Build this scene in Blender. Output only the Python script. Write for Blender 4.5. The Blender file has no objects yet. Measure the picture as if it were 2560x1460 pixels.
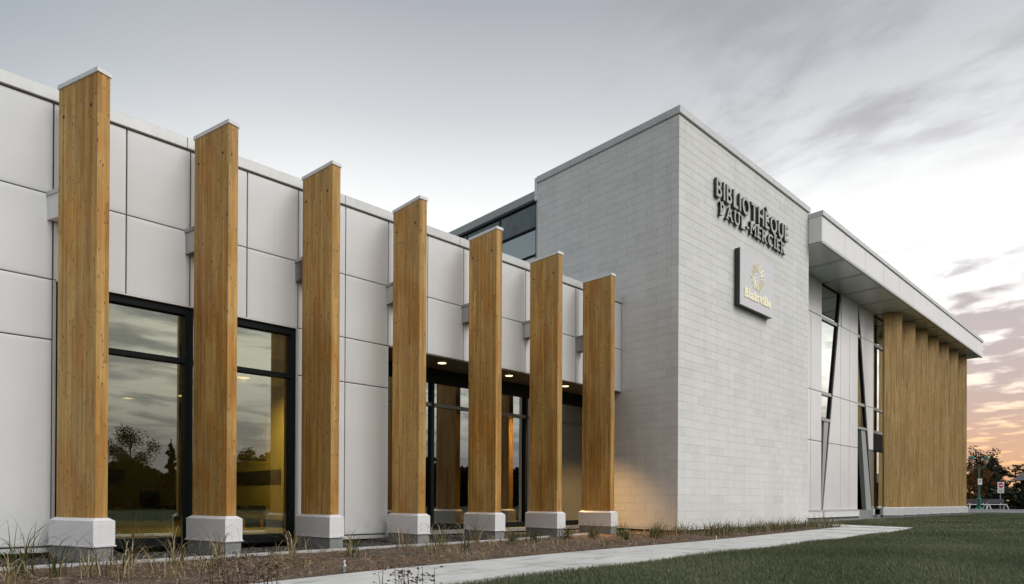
import bpy, math, random
import numpy as np
from mathutils import Vector, Matrix
random.seed(7); rng = np.random.default_rng(7)
sc = bpy.context.scene
C = sc.collection
R = math.radians

# ------------------------------------------------------------------ camera
EYE = 0.70
A = R(46.4)                       # the facades run along +X, 46.4 degrees right of the view direction
PITCH, ROLL = 0.0026, 0.0048
f = Vector((math.cos(A), math.sin(A), 0)); rt = Vector((math.sin(A), -math.cos(A), 0)); up = Vector((0, 0, 1))
f2 = f*math.cos(PITCH) + up*math.sin(PITCH); u2 = -f*math.sin(PITCH) + up*math.cos(PITCH)
r2 = rt*math.cos(ROLL) + u2*math.sin(ROLL); u3 = -rt*math.sin(ROLL) + u2*math.cos(ROLL)
cd = bpy.data.cameras.new('camera'); cam = bpy.data.objects.new('camera', cd); C.objects.link(cam)
cam.matrix_world = Matrix(((r2.x, u3.x, -f2.x, 0), (r2.y, u3.y, -f2.y, 0), (r2.z, u3.z, -f2.z, EYE), (0, 0, 0, 1)))
cd.sensor_width = 36; cd.lens = 22.5; cd.shift_y = 515.34/2560
cd.clip_start = 0.05; cd.clip_end = 3000
sc.camera = cam

# ------------------------------------------------------------------ light
w = bpy.data.worlds.new("World"); sc.world = w; w.use_nodes = True
SKY_STRENGTH = 1.0
SUN_AZ = R(8)
sun_d = bpy.data.lights.new('sun', 'SUN'); sun = bpy.data.objects.new('sun', sun_d); C.objects.link(sun)
sun_d.energy = 1.5; sun_d.angle = R(32); sun_d.color = (1.0, 0.97, 0.93)
sun.rotation_euler = Vector((-0.22, 0.71, -0.67)).to_track_quat('-Z', 'Y').to_euler()
sc.view_settings.view_transform = 'Standard'; sc.view_settings.look = 'None'
sc.view_settings.exposure = 0.08; sc.view_settings.gamma = 1.0
sc.view_settings.use_curve_mapping = False
sc.cycles.max_bounces = 7; sc.cycles.transparent_max_bounces = 12
sc.cycles.caustics_reflective = False; sc.cycles.caustics_refractive = False
sc.cycles.use_denoising = True
sc.cycles.sample_clamp_indirect = 4

class NT:
    """small node-tree helper"""
    def __init__(s, tree): s.t = tree; s.n = tree.nodes; s.l = tree.links
    def node(s, typ, ins=None, **kw):
        n = s.n.new(typ)
        for k, v in kw.items(): setattr(n, k, v)
        for k, v in (ins or {}).items(): s.put(n.inputs[k], v)
        return n
    def put(s, sock, v):
        if isinstance(v, bpy.types.NodeSocket): s.l.new(v, sock)
        else: sock.default_value = v
    def m(s, op, a, b=0.0, c=0.0, clamp=False):
        n = s.node('ShaderNodeMath', {0: a, 1: b, 2: c}, operation=op); n.use_clamp = clamp; return n.outputs[0]
    def ss(s, v, lo, hi, a=0.0, b=1.0):
        n = s.node('ShaderNodeMapRange', {0: v, 1: lo, 2: hi, 3: a, 4: b}, interpolation_type='SMOOTHSTEP'); return n.outputs[0]
    def lin(s, v, lo, hi, a=0.0, b=1.0):
        return s.node('ShaderNodeMapRange', {0: v, 1: lo, 2: hi, 3: a, 4: b}).outputs[0]
    def mix(s, fac, a, b, typ='MIX'):
        n = s.node('ShaderNodeMix', data_type='RGBA', blend_type=typ)
        s.put(n.inputs[0], fac); s.put(n.inputs[6], a if isinstance(a, bpy.types.NodeSocket) else (*a[:3], 1)); s.put(n.inputs[7], b if isinstance(b, bpy.types.NodeSocket) else (*b[:3], 1))
        return n.outputs[2]
    def ramp(s, v, stops):
        n = s.node('ShaderNodeValToRGB', {0: v}); e = n.color_ramp.elements
        while len(e) < len(stops): e.new(0.5)
        for i, (p, c) in enumerate(stops): e[i].position = p; e[i].color = (*c, 1)
        return n.outputs[0]
    def noise(s, vec, scale, detail=3, rough=0.55, dist=0.0, out=0):
        return s.node('ShaderNodeTexNoise', {'Vector': vec, 'Scale': scale, 'Detail': detail, 'Roughness': rough, 'Distortion': dist}).outputs[out]
    def mapping(s, vec, scale=(1, 1, 1), loc=(0, 0, 0), rot=(0, 0, 0)):
        return s.node('ShaderNodeMapping', {'Vector': vec, 'Scale': scale, 'Location': loc, 'Rotation': rot}).outputs[0]
    def xyz(s, vec):
        n = s.node('ShaderNodeSeparateXYZ', {0: vec}); return n.outputs[0], n.outputs[1], n.outputs[2]
    def comb(s, x, y, z): return s.node('ShaderNodeCombineXYZ', {0: x, 1: y, 2: z}).outputs[0]

def build_world():
    t = NT(w.node_tree); t.n.clear()
    g = t.node('ShaderNodeTexCoord').outputs['Generated']
    x, y, z = t.xyz(g)
    zc = t.m('MAXIMUM', z, 0.0)
    hr = t.m('SQRT', t.m('ADD', t.m('MULTIPLY', x, x), t.m('ADD', t.m('MULTIPLY', y, y), 1e-5)))
    ca = t.m('DIVIDE', t.m('ADD', t.m('MULTIPLY', x, math.cos(SUN_AZ)), t.m('MULTIPLY', y, math.sin(SUN_AZ))), hr)
    sunward = t.ramp(zc, [(0, (.88, .50, .28)), (.035, (.98, .62, .33)), (.09, (.95, .76, .58)), (.20, (1.0, .95, .90)), (.30, (1.0, 1.0, .99)), (.375, (.98, .985, .98)), (.44, (.80, .81, .82)), (.51, (.58, .595, .62)), (.61, (.38, .395, .435)), (1, (.30, .33, .40))])
    sunward = t.mix(1.0, sunward, (1.12, 1.12, 1.12), 'MULTIPLY')
    away = t.ramp(zc, [(0, (.50, .47, .45)), (.1, (.64, .64, .64)), (.3, (.48, .54, .58)), (.47, (.26, .32, .37)), (.60, (.205, .25, .30)), (1, (.24, .28, .35))])
    col = t.mix(t.ss(ca, -0.1, 0.62), away, sunward)
    behind = t.ramp(zc, [(0, (.26, .24, .25)), (.06, (.34, .32, .33)), (.11, (.62, .59, .55)), (.19, (1.0, .97, .90)), (.5, (1., 1., .98)), (.75, (.55, .58, .62)), (1, (.30, .33, .40))])
    bs = t.lin(x, -1, 1, 1.0, 1.95); behind = t.mix(1.0, behind, t.comb(bs, bs, bs), 'MULTIPLY')   # brighter on the sunset side
    col = t.mix(t.ss(t.m('MULTIPLY', y, -1.0), 0.05, 0.55), col, behind)
    # sunset glow
    d = t.m('MAXIMUM', t.m('MULTIPLY', ca, t.m('SQRT', t.m('SUBTRACT', 1.0, t.m('MULTIPLY', zc, zc)))), 0.0)
    glow = t.m('MULTIPLY', t.m('POWER', d, 30.0), t.ss(zc, 0.17, 0.02))
    col = t.mix(t.m('MULTIPLY', glow, 0.80), col, (1.15, .66, .25))
    # clouds on a plane overhead, drawn out in rows
    den = t.m('ADD', zc, 0.09)
    p = t.comb(t.m('DIVIDE', x, den), t.m('DIVIDE', y, den), 0.0)
    pr = t.mapping(p, rot=(0, 0, R(-74)))
    warp = t.noise(pr, 0.5, 2, 0.5)
    pw = t.mapping(pr, scale=(1.9, 1.8, 1))
    n1 = t.noise(pw, 2.5, 4, 0.5, 0.1)
    n2 = t.noise(t.mapping(pr, scale=(.5, 1.0, 1), loc=(3.1, 7.7, 0)), 0.62, 4, 0.55, 0.4)
    near = t.ss(ca, 0.90, 0.962)
    low = t.m('ADD', t.ss(zc, 0.40, 0.27), t.ss(zc, 0.24, 0.16, 0.0, 0.35))
    thr = t.m('SUBTRACT', 0.57, t.m('MULTIPLY', t.m('MULTIPLY', near, low), 0.15))
    dd = t.m('SUBTRACT', t.m('ADD', t.m('MULTIPLY', n1, .66), t.m('MULTIPLY', n2, .34)), thr)
    cm = t.ss(dd, 0.0, 0.13)
    cm = t.m('MULTIPLY', cm, t.m('MULTIPLY', t.ss(zc, 0.50, 0.34), t.ss(ca, 0.60, 0.90)))
    ccol = t.ramp(zc, [(0, (.50, .30, .22)), (.06, (.55, .36, .29)), (.15, (.44, .345, .36)), (.3, (.40, .36, .40)), (.6, (.40, .41, .45))])
    col = t.mix(t.m('MULTIPLY', cm, 0.80), col, ccol)
    # broad soft veils higher up
    n3 = t.m('ADD', t.m('MULTIPLY', t.noise(t.mapping(pr, scale=(.75, 1.4, 1), loc=(1.4, 2.2, 0)), 1.3, 6, 0.6, 0.6), .65), t.m('MULTIPLY', t.noise(t.mapping(pr, scale=(1.6, 2.6, 1)), 3.0, 4, 0.55, 0.2), .35))
    sm = t.m('MULTIPLY', t.ss(n3, 0.42, 0.60, .18, 1.0), t.m('MULTIPLY', t.ss(zc, 0.36, 0.47), t.ss(ca, 0.80, 0.96)))
    col = t.mix(t.m('MULTIPLY', sm, 0.72), col, (.36, .355, .39))
    # clouds in the sky behind
    n4 = t.noise(t.mapping(p, scale=(.9, 1.3, 1), loc=(5, 2, 0)), 1.7, 6, 0.6, 0.5)
    bm = t.m('MULTIPLY', t.ss(n4, 0.44, 0.62), t.ss(t.m('MULTIPLY', y, -1.0), 0.1, 0.5))
    col = t.mix(t.m('MULTIPLY', bm, 0.80), col, (.44, .44, .47))
    # faint real atmosphere mixed under the cloud veil
    sky = t.node('ShaderNodeTexSky', sky_type='NISHITA'); sky.sun_disc = False
    sky.sun_elevation = R(1.5); sky.sun_rotation = R(90) - SUN_AZ
    atm = t.mix(1.0, sky.outputs[0], (.10, .10, .10), 'MULTIPLY')
    col = t.mix(0.04, col, atm)
    col = t.mix(t.ss(z, -0.02, 0.0, 1.0, 0.0), col, (.10, .10, .09))
    bg = t.node('ShaderNodeBackground', {0: col, 1: SKY_STRENGTH})
    t.l.new(bg.outputs[0], t.node('ShaderNodeOutputWorld').inputs[0])
build_world()
w.cycles.sampling_method = 'MANUAL'; w.cycles.sample_map_resolution = 512

# ------------------------------------------------------------------ materials
def new_mat(name):
    m = bpy.data.materials.new(name); m.use_nodes = True
    t = NT(m.node_tree); t.n.clear()
    out = t.node('ShaderNodeOutputMaterial')
    b = t.node('ShaderNodeBsdfPrincipled'); t.l.new(b.outputs[0], out.inputs[0])
    return m, t, b, out
def bump(t, b, h, strength=0.3, dist=0.01):
    n = t.node('ShaderNodeBump', {'Height': h, 'Strength': strength, 'Distance': dist}); t.l.new(n.outputs[0], b.inputs['Normal'])
def plain(name, col, rough=0.5, metal=0.0, var=0.08, vscale=6.0, bmp=0.0, bscale=80, spec=0.5, streak=0.0, coord='Object'):
    m, t, b, o = new_mat(name)
    tc = t.node('ShaderNodeTexCoord').outputs[coord]
    n = t.noise(tc, vscale, 4, 0.6)
    k = t.lin(n, 0.3, 0.7, 1-var, 1+var)
    if streak:
        s = t.noise(t.mapping(tc, scale=(9, 9, .5)), 1.0, 3, 0.6)
        k = t.m('MULTIPLY', k, t.lin(s, 0.35, 0.7, 1+streak*.3, 1-streak))
    c = t.node('ShaderNodeVectorMath', {0: col, 3: k}, operation='SCALE')
    t.l.new(c.outputs[0], b.inputs['Base Color'])
    b.inputs['Roughness'].default_value = rough; b.inputs['Metallic'].default_value = metal
    b.inputs['Specular IOR Level'].default_value = spec
    if bmp: bump(t, b, t.noise(tc, bscale, 4, 0.6), bmp, 0.004)
    return m
def emit(name, col, s):
    m, t, b, o = new_mat(name)
    e = t.node('ShaderNodeEmission', {0: (*col, 1), 1: s}); t.l.new(e.outputs[0], o.inputs[0]); return m

def mat_panel(name, col, rough):
    m, t, b, o = new_mat(name)
    tc = t.node('ShaderNodeTexCoord').outputs['Object']
    oi = t.node('ShaderNodeObjectInfo').outputs['Random']
    n = t.noise(tc, 1.3, 3, 0.5); s = t.noise(t.mapping(tc, scale=(6, 6, .4)), 1.0, 3, .6)
    k = t.m('MULTIPLY', t.m('MULTIPLY', t.lin(n, .3, .7, .97, 1.03), t.lin(s, .3, .75, 1.01, .98)), t.lin(oi, 0, 1, .97, 1.02))
    _pz = t.xyz(t.node('ShaderNodeNewGeometry').outputs['Position'])[2]
    dirt = t.m('MULTIPLY', t.ss(_pz, .75, .05), t.lin(t.noise(tc, 7, 5, .65), .35, .7, 0, .16))
    run = t.m('MULTIPLY', t.ss(t.noise(t.mapping(tc, scale=(14, 14, .25)), 1.0, 4, .65), .55, .75), .045)
    k = t.m('MULTIPLY', k, t.m('SUBTRACT', 1.0, t.m('ADD', dirt, run)))
    fine = t.noise(tc, 260, 2, 0.5)
    k = t.m('MULTIPLY', k, t.lin(fine, .3, .7, .985, 1.015))
    c = t.node('ShaderNodeVectorMath', {0: col, 3: k}, operation='SCALE'); t.l.new(c.outputs[0], b.inputs['Base Color'])
    b.inputs['Roughness'].default_value = rough; b.inputs['Specular IOR Level'].default_value = 0.5
    bump(t, b, t.noise(tc, 2.2, 2, 0.5), 0.25, 0.01)
    return m

def mat_wood(name, base, lam=0.042, calm=1.0):
    m, t, b, o = new_mat(name)
    tc = t.node('ShaderNodeTexCoord').outputs['Object']
    oi = t.node('ShaderNodeObjectInfo').outputs['Random']
    off = t.comb(t.m('MULTIPLY', oi, 37.0), t.m('MULTIPLY', oi, 11.0), t.m('MULTIPLY', oi, 23.0))
    v = t.node('ShaderNodeVectorMath', {0: tc, 1: off}, operation='ADD').outputs[0]
    x, y, z = t.xyz(tc)
    # laminations: layers across the depth, finger-jointed boards along the height
    iy = t.m('FLOOR', t.m('DIVIDE', y, lam)); ix = t.m('FLOOR', t.m('DIVIDE', x, 0.045))
    wn0 = t.node('ShaderNodeTexWhiteNoise', {'Vector': t.comb(ix, iy, oi)}, noise_dimensions='3D').outputs[0]
    iz = t.m('FLOOR', t.m('ADD', t.m('DIVIDE', z, 1.9), t.m('MULTIPLY', wn0, 9.0)))
    wn = t.node('ShaderNodeTexWhiteNoise', {'Vector': t.comb(t.m('ADD', ix, t.m('MULTIPLY', oi, 50.0)), iy, iz)}, noise_dimensions='3D').outputs[0]
    grain = t.noise(t.mapping(v, scale=(55, 55, 1.6)), 1.0, 5, .62, .3)
    fine = t.noise(t.mapping(v, scale=(150, 150, 5)), 1.0, 3, .6)
    big = t.noise(t.mapping(v, scale=(2.5, 2.5, .9)), 1.0, 4, .6, .4)
    k = t.m('MULTIPLY', t.lin(wn, 0, 1, .68, 1.16), t.lin(oi, 0, 1, .93, 1.05))
    k = t.m('MULTIPLY', k, t.lin(grain, .3, .72, 1.20, .70))
    k = t.m('MULTIPLY', k, t.lin(fine, .3, .7, 1.06, .92))
    c = t.node('ShaderNodeVectorMath', {0: base, 3: k}, operation='SCALE').outputs[0]
    c = t.mix(t.ss(big, .44, .62, 0, .75*calm), c, t.mix(1.0, c, (.88, .68, .40), 'MULTIPLY'))
    c = t.mix(t.ss(t.noise(t.mapping(v, scale=(1.6, 1.6, .5), loc=(4, 9, 2)), 1.0, 4, .6), .48, .66, 0, .8*calm), c, t.mix(1.0, c, (1.22, 1.25, 1.25), 'MULTIPLY'))
    # seams between laminations
    fy = t.m('ABSOLUTE', t.m('SUBTRACT', t.m('FRACT', t.m('DIVIDE', y, lam)), 0.5))
    c = t.mix(t.ss(fy, .46, .5, 0, .38), c, t.mix(1.0, c, (.55, .45, .35), 'MULTIPLY'))
    # knots
    kv = t.mapping(v, scale=(11, 11, 5.0))
    vo = t.node('ShaderNodeTexVoronoi', {'Vector': kv, 'Scale': 1.0, 'Randomness': 1.0}, feature='F1')
    dist = t.m('ADD', vo.outputs['Distance'], t.m('MULTIPLY', t.m('SUBTRACT', fine, .5), .10))
    sel = t.node('ShaderNodeTexWhiteNoise', {'Vector': vo.outputs['Color']}, noise_dimensions='3D').outputs[0]
    kn = t.m('MULTIPLY', t.ss(dist, .15, .05), t.m('GREATER_THAN', sel, .38))
    c = t.mix(t.m('MULTIPLY', kn, .92), c, (.06, .026, .010))
    kv2 = t.mapping(v, scale=(30, 30, 11), loc=(3, 3, 3))
    vo2 = t.node('ShaderNodeTexVoronoi', {'Vector': kv2, 'Scale': 1.0}, feature='F1')
    sel2 = t.node('ShaderNodeTexWhiteNoise', {'Vector': vo2.outputs['Color']}, noise_dimensions='3D').outputs[0]
    kn2 = t.m('MULTIPLY', t.ss(vo2.outputs['Distance'], .26, .12), t.m('GREATER_THAN', sel2, .60))
    c = t.mix(t.m('MULTIPLY', kn2, .85), c, (.08, .035, .012))
    t.l.new(c, b.inputs['Base Color'])
    b.inputs['Roughness'].default_value = .58; b.inputs['Specular IOR Level'].default_value = .3
    bump(t, b, t.m('SUBTRACT', grain, t.m('MULTIPLY', kn, .6)), .25, .004)
    return m

def mat_cmu():
    m, t, b, o = new_mat('white_block_masonry')
    g = t.node('ShaderNodeNewGeometry'); pos = g.outputs['Position']
    at = t.node('ShaderNodeAttribute', attribute_name='tone').outputs['Fac']
    n = t.noise(pos, 38, 4, .7); n2 = t.noise(pos, 3, 4, .6); n3 = t.noise(t.mapping(pos, scale=(3, 3, .35)), 1.0, 4, .6)
    k = t.m('MULTIPLY', t.m('MULTIPLY', t.lin(n, .3, .7, .93, 1.06), t.lin(n2, .3, .7, .975, 1.03)), t.lin(n3, .35, .7, 1.02, .95))
    k = t.m('MULTIPLY', k, t.lin(at, 0, 1, .935, 1.025))
    c = t.node('ShaderNodeVectorMath', {0: (.70, .70, .685), 3: k}, operation='SCALE'); t.l.new(c.outputs[0], b.inputs['Base Color'])
    b.inputs['Roughness'].default_value = .8; b.inputs['Specular IOR Level'].default_value = .25
    bump(t, b, n, .35, .006)
    return m

def mat_glass(name, tint, base, gain, green=False):
    m, t, b, o = new_mat(name)
    fr = t.node('ShaderNodeFresnel', {'IOR': 1.5}).outputs[0]
    fac = t.m('ADD', t.m('MULTIPLY', fr, gain), base, clamp=True)
    g = t.node('ShaderNodeNewGeometry').outputs['Position']
    bn = t.node('ShaderNodeBump', {'Height': t.noise(g, .8, 2, .5), 'Strength': .06, 'Distance': .02}).outputs[0]
    tr = t.node('ShaderNodeBsdfTransparent', {0: (*tint, 1)})
    gl = t.node('ShaderNodeBsdfGlossy', {'Color': (.95, 1, .97, 1), 'Roughness': .0, 'Normal': bn})
    mx = t.node('ShaderNodeMixShader', {0: fac}); t.l.new(tr.outputs[0], mx.inputs[1]); t.l.new(gl.outputs[0], mx.inputs[2])
    t.l.new(mx.outputs[0], o.inputs[0]); return m

def mat_soil():
    m, t, b, o = new_mat('bed_soil')
    g = t.node('ShaderNodeNewGeometry').outputs['Position']
    n = t.noise(g, 22, 6, .7); n2 = t.noise(g, 1.4, 4, .6); n3 = t.noise(g, 120, 3, .7)
    c = t.ramp(n, [(.3, (.045, .034, .026)), (.5, (.13, .10, .078)), (.72, (.30, .24, .19))])
    c = t.mix(t.ss(n2, .42, .62), c, t.mix(1.0, c, (1.25, 1.05, .85), 'MULTIPLY'))
    c = t.mix(t.ss(n3, .5, .75, 0, .5), c, (.30, .23, .17))
    t.l.new(c, b.inputs['Base Color']); b.inputs['Roughness'].default_value = .95; b.inputs['Specular IOR Level'].default_value = .15
    bump(t, b, n, .8, .03); return m
def mat_concrete(name, col, stain=.3, scale=1.0):
    m, t, b, o = new_mat(name)
    g = t.node('ShaderNodeNewGeometry').outputs['Position']
    n = t.noise(g, 1.3*scale, 6, .65, .4); n2 = t.noise(g, 45, 4, .7); n3 = t.noise(t.mapping(g, scale=(1.2, 3.5, 3.5)), 1.5*scale, 5, .6, .5)
    k = t.m('MULTIPLY', t.lin(n, .35, .7, 1.05, 1-stain*.5), t.lin(n2, .3, .7, .93, 1.06))
    k = t.m('MULTIPLY', k, t.ss(n3, .52, .70, 1.0, 1-stain))
    c = t.node('ShaderNodeVectorMath', {0: col, 3: k}, operation='SCALE'); t.l.new(c.outputs[0], b.inputs['Base Color'])
    b.inputs['Roughness'].default_value = .85; bump(t, b, n2, .3, .004); return m
def mat_ground():
    m, t, b, o = new_mat('lawn_soil')
    g = t.node('ShaderNodeNewGeometry').outputs['Position']
    n = t.noise(g, 2.2, 5, .6); n2 = t.noise(g, 60, 3, .7); n3 = t.noise(t.mapping(g, scale=(1, 3, 1)), .25, 3, .6)
    c = t.mix(t.ss(n, .35, .7), (.030, .042, .018), (.070, .084, .040))
    c = t.mix(t.ss(n2, .4, .7, 0, .6), c, (.095, .115, .06))
    c = t.mix(t.ss(n3, .4, .7, 0, .5), c, (.085, .10, .062))
    t.l.new(c, b.inputs['Base Color']); b.inputs['Roughness'].default_value = .95; b.inputs['Specular IOR Level'].default_value = .1
    bump(t, b, n2, .6, .03); return m
def mat_attr(name, stops, rough=.7, trans=0.0, attr='tone', spec=.3):
    """colour ramp driven by a per-face attribute (each leaf or blade has its own colour)"""
    m, t, b, o = new_mat(name)
    a = t.node('ShaderNodeAttribute', attribute_name=attr).outputs['Fac']
    c = t.ramp(a, stops)
    t.l.new(c, b.inputs['Base Color']); b.inputs['Roughness'].default_value = rough; b.inputs['Specular IOR Level'].default_value = spec
    if trans:
        tl = t.node('ShaderNodeBsdfTranslucent'); t.l.new(c, tl.inputs[0])
        mx = t.node('ShaderNodeMixShader', {0: trans}); t.l.new(b.outputs[0], mx.inputs[1]); t.l.new(tl.outputs[0], mx.inputs[2]); t.l.new(mx.outputs[0], o.inputs[0])
    return m

M = {}
M['panel'] = mat_panel('white_composite_panel', (.685, .70, .71), .42)
M['panel2'] = mat_panel('pearl_panel', (.72, .71, .72), .30)
M['flash'] = plain('galvanised_flashing', (.55, .56, .56), .42, .15, .06, 3.0, streak=.06)
M['white'] = plain('white_painted_metal', (.74, .74, .75), .4, var=.03, streak=.05)
M['joint'] = plain('dark_joint', (.17, .17, .175), .7, var=.05)
M['frame'] = plain('black_frame', (.006, .009, .009), .55, var=.15, spec=.12)
M['trans'] = plain('bronze_transom', (.06, .055, .045), .35, var=.1)
M['alu'] = plain('grey_aluminium', (.36, .38, .37), .4, .3, .05)
M['greyclad'] = plain('grey_cladding', (.34, .36, .36), .45, var=.05)
M['spandrel'] = plain('grey_spandrel', (.10, .125, .13), .12, var=.25, vscale=2.5, spec=.6)
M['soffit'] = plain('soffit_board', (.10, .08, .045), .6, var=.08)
M['soffit2'] = plain('metal_soffit', (.50, .52, .51), .28, .25, .06)
M['wood'] = mat_wood('glulam_timber', (.56, .345, .115))
M['wood2'] = mat_wood('glulam_timber_far', (.50, .325, .13), calm=.35)
M['cmu'] = mat_cmu()
M['mortar'] = plain('mortar', (.74, .74, .72), .9, var=.06, bmp=.3)
M['glass'] = mat_glass('window_glass', (.66, .64, .42), .12, 2.2)
M['glass_dark'] = mat_glass('entrance_glass', (.22, .24, .19), .20, 2.4)
M['glass_far'] = mat_glass('far_glass', (.25, .27, .25), .35, 2.0)
M['glass_up'] = mat_glass('upper_glass', (.62, .64, .64), .32, 2.0)
M['conc'] = mat_concrete('plinth_concrete', (.24, .25, .245), .25, 2.0)
M['path'] = mat_concrete('path_concrete', (.64, .64, .62), .38)
M['soil'] = mat_soil(); M['ground'] = mat_ground()
M['gravel'] = mat_attr('gravel', [(0, (.025, .026, .026)), (.5, (.075, .075, .072)), (.85, (.16, .15, .14)), (1, (.30, .28, .26))], .85)
M['gravelbase'] = plain('gravel_bed', (.035, .035, .033), .95, var=.4, vscale=50)
M['chips'] = mat_attr('mulch_chips', [(0, (.05, .033, .024)), (.5, (.18, .135, .10)), (.85, (.36, .285, .215)), (1, (.56, .47, .37))], .9)
M['grass'] = mat_attr('lawn_blades', [(0, (.040, .058, .022)), (.45, (.120, .142, .070)), (.8, (.23, .25, .15)), (1, (.42, .38, .24))], .6, .25)
M['blade'] = mat_attr('ornamental_blades', [(0, (.030, .055, .014)), (.4, (.085, .10, .028)), (.6, (.20, .13, .05)), (.8, (.36, .28, .15)), (1, (.56, .47, .32))], .6, .25)
M['leaf'] = mat_attr('rose_leaves', [(0, (.022, .030, .012)), (.6, (.060, .060, .025)), (.85, (.12, .055, .025)), (1, (.22, .13, .06))], .55, .2)
M['stem'] = plain('plant_stem', (.09, .05, .03), .7)
M['bark'] = plain('tree_bark', (.045, .035, .028), .9, var=.3)
M['leaf_dark'] = mat_attr('dark_foliage', [(0, (.008, .013, .007)), (.6, (.022, .032, .014)), (1, (.055, .062, .028))], .7, .15)
M['leaf_orange'] = mat_attr('autumn_foliage', [(0, (.040, .026, .010)), (.5, (.16, .075, .018)), (1, (.34, .17, .035))], .7, .3)
M['leaf_brown'] = mat_attr('sparse_brown_foliage', [(0, (.015, .013, .008)), (.6, (.045, .030, .014)), (1, (.10, .06, .025))], .7, .2)
M['teal'] = plain('teal_paint', (.012, .14, .11), .4)
M['black'] = plain('black_metal', (.012, .012, .012), .5)
M['sign_face'] = plain('sign_face', (.60, .60, .62), .35, var=.02)
M['sign_side'] = plain('sign_side', (.022, .027, .025), .4)
M['letter_face'] = plain('letter_face', (.38, .39, .385), .45, var=.03)
M['cream'] = new_mat('lit_cream_letters')[0]
_b = [n for n in M['cream'].node_tree.nodes if n.type == 'BSDF_PRINCIPLED'][0]
_b.inputs['Base Color'].default_value = (.80, .76, .62, 1); _b.inputs['Emission Color'].default_value = (1, .88, .55, 1); _b.inputs['Emission Strength'].default_value = .22
M['lamp'] = emit('warm_lamp', (1.0, .78, .40), 2.6)
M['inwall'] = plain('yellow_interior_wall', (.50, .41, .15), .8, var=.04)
M['backwall'] = plain('dimmed_back_wall', (.14, .125, .035), .8, var=.05)  # dimness far from the room lights is put into this wall colour
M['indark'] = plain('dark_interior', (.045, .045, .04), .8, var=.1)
M['infloor'] = plain('interior_floor', (.36, .30, .16), .35, var=.06)
M['inceil'] = plain('interior_ceiling', (.46, .43, .32), .8, var=.03)
M['orange'] = plain('orange_wood', (.42, .17, .05), .5, var=.12)
M['redchair'] = plain('red_seat', (.28, .06, .03), .6)
M['asphalt'] = plain('road_asphalt', (.16, .16, .165), .9, var=.08, bmp=.3, coord='Generated')
M['brickfar'] = plain('brown_wall', (.055, .042, .036), .85, var=.15)
M['rooffar'] = plain('slate_roof', (.055, .06, .07), .7, var=.15)
M['concfar'] = plain('pillar_concrete', (.17, .155, .14), .85, var=.15)
M['signwhite'] = plain('sign_white', (.70, .70, .72), .5, var=.02)
M['signred'] = plain('sign_red', (.42, .02, .03), .5, var=.02)
M['signprint'] = plain('sign_print', (.12, .10, .22), .5)
M['frost'] = plain('lamp_frosted_glass', (.55, .42, .28), .35)
M['bottle'] = mat_glass('clear_plastic', (.75, .88, .86), .12, 2.0)
M['straw'] = plain('dry_straw', (.42, .32, .19), .8)

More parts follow.
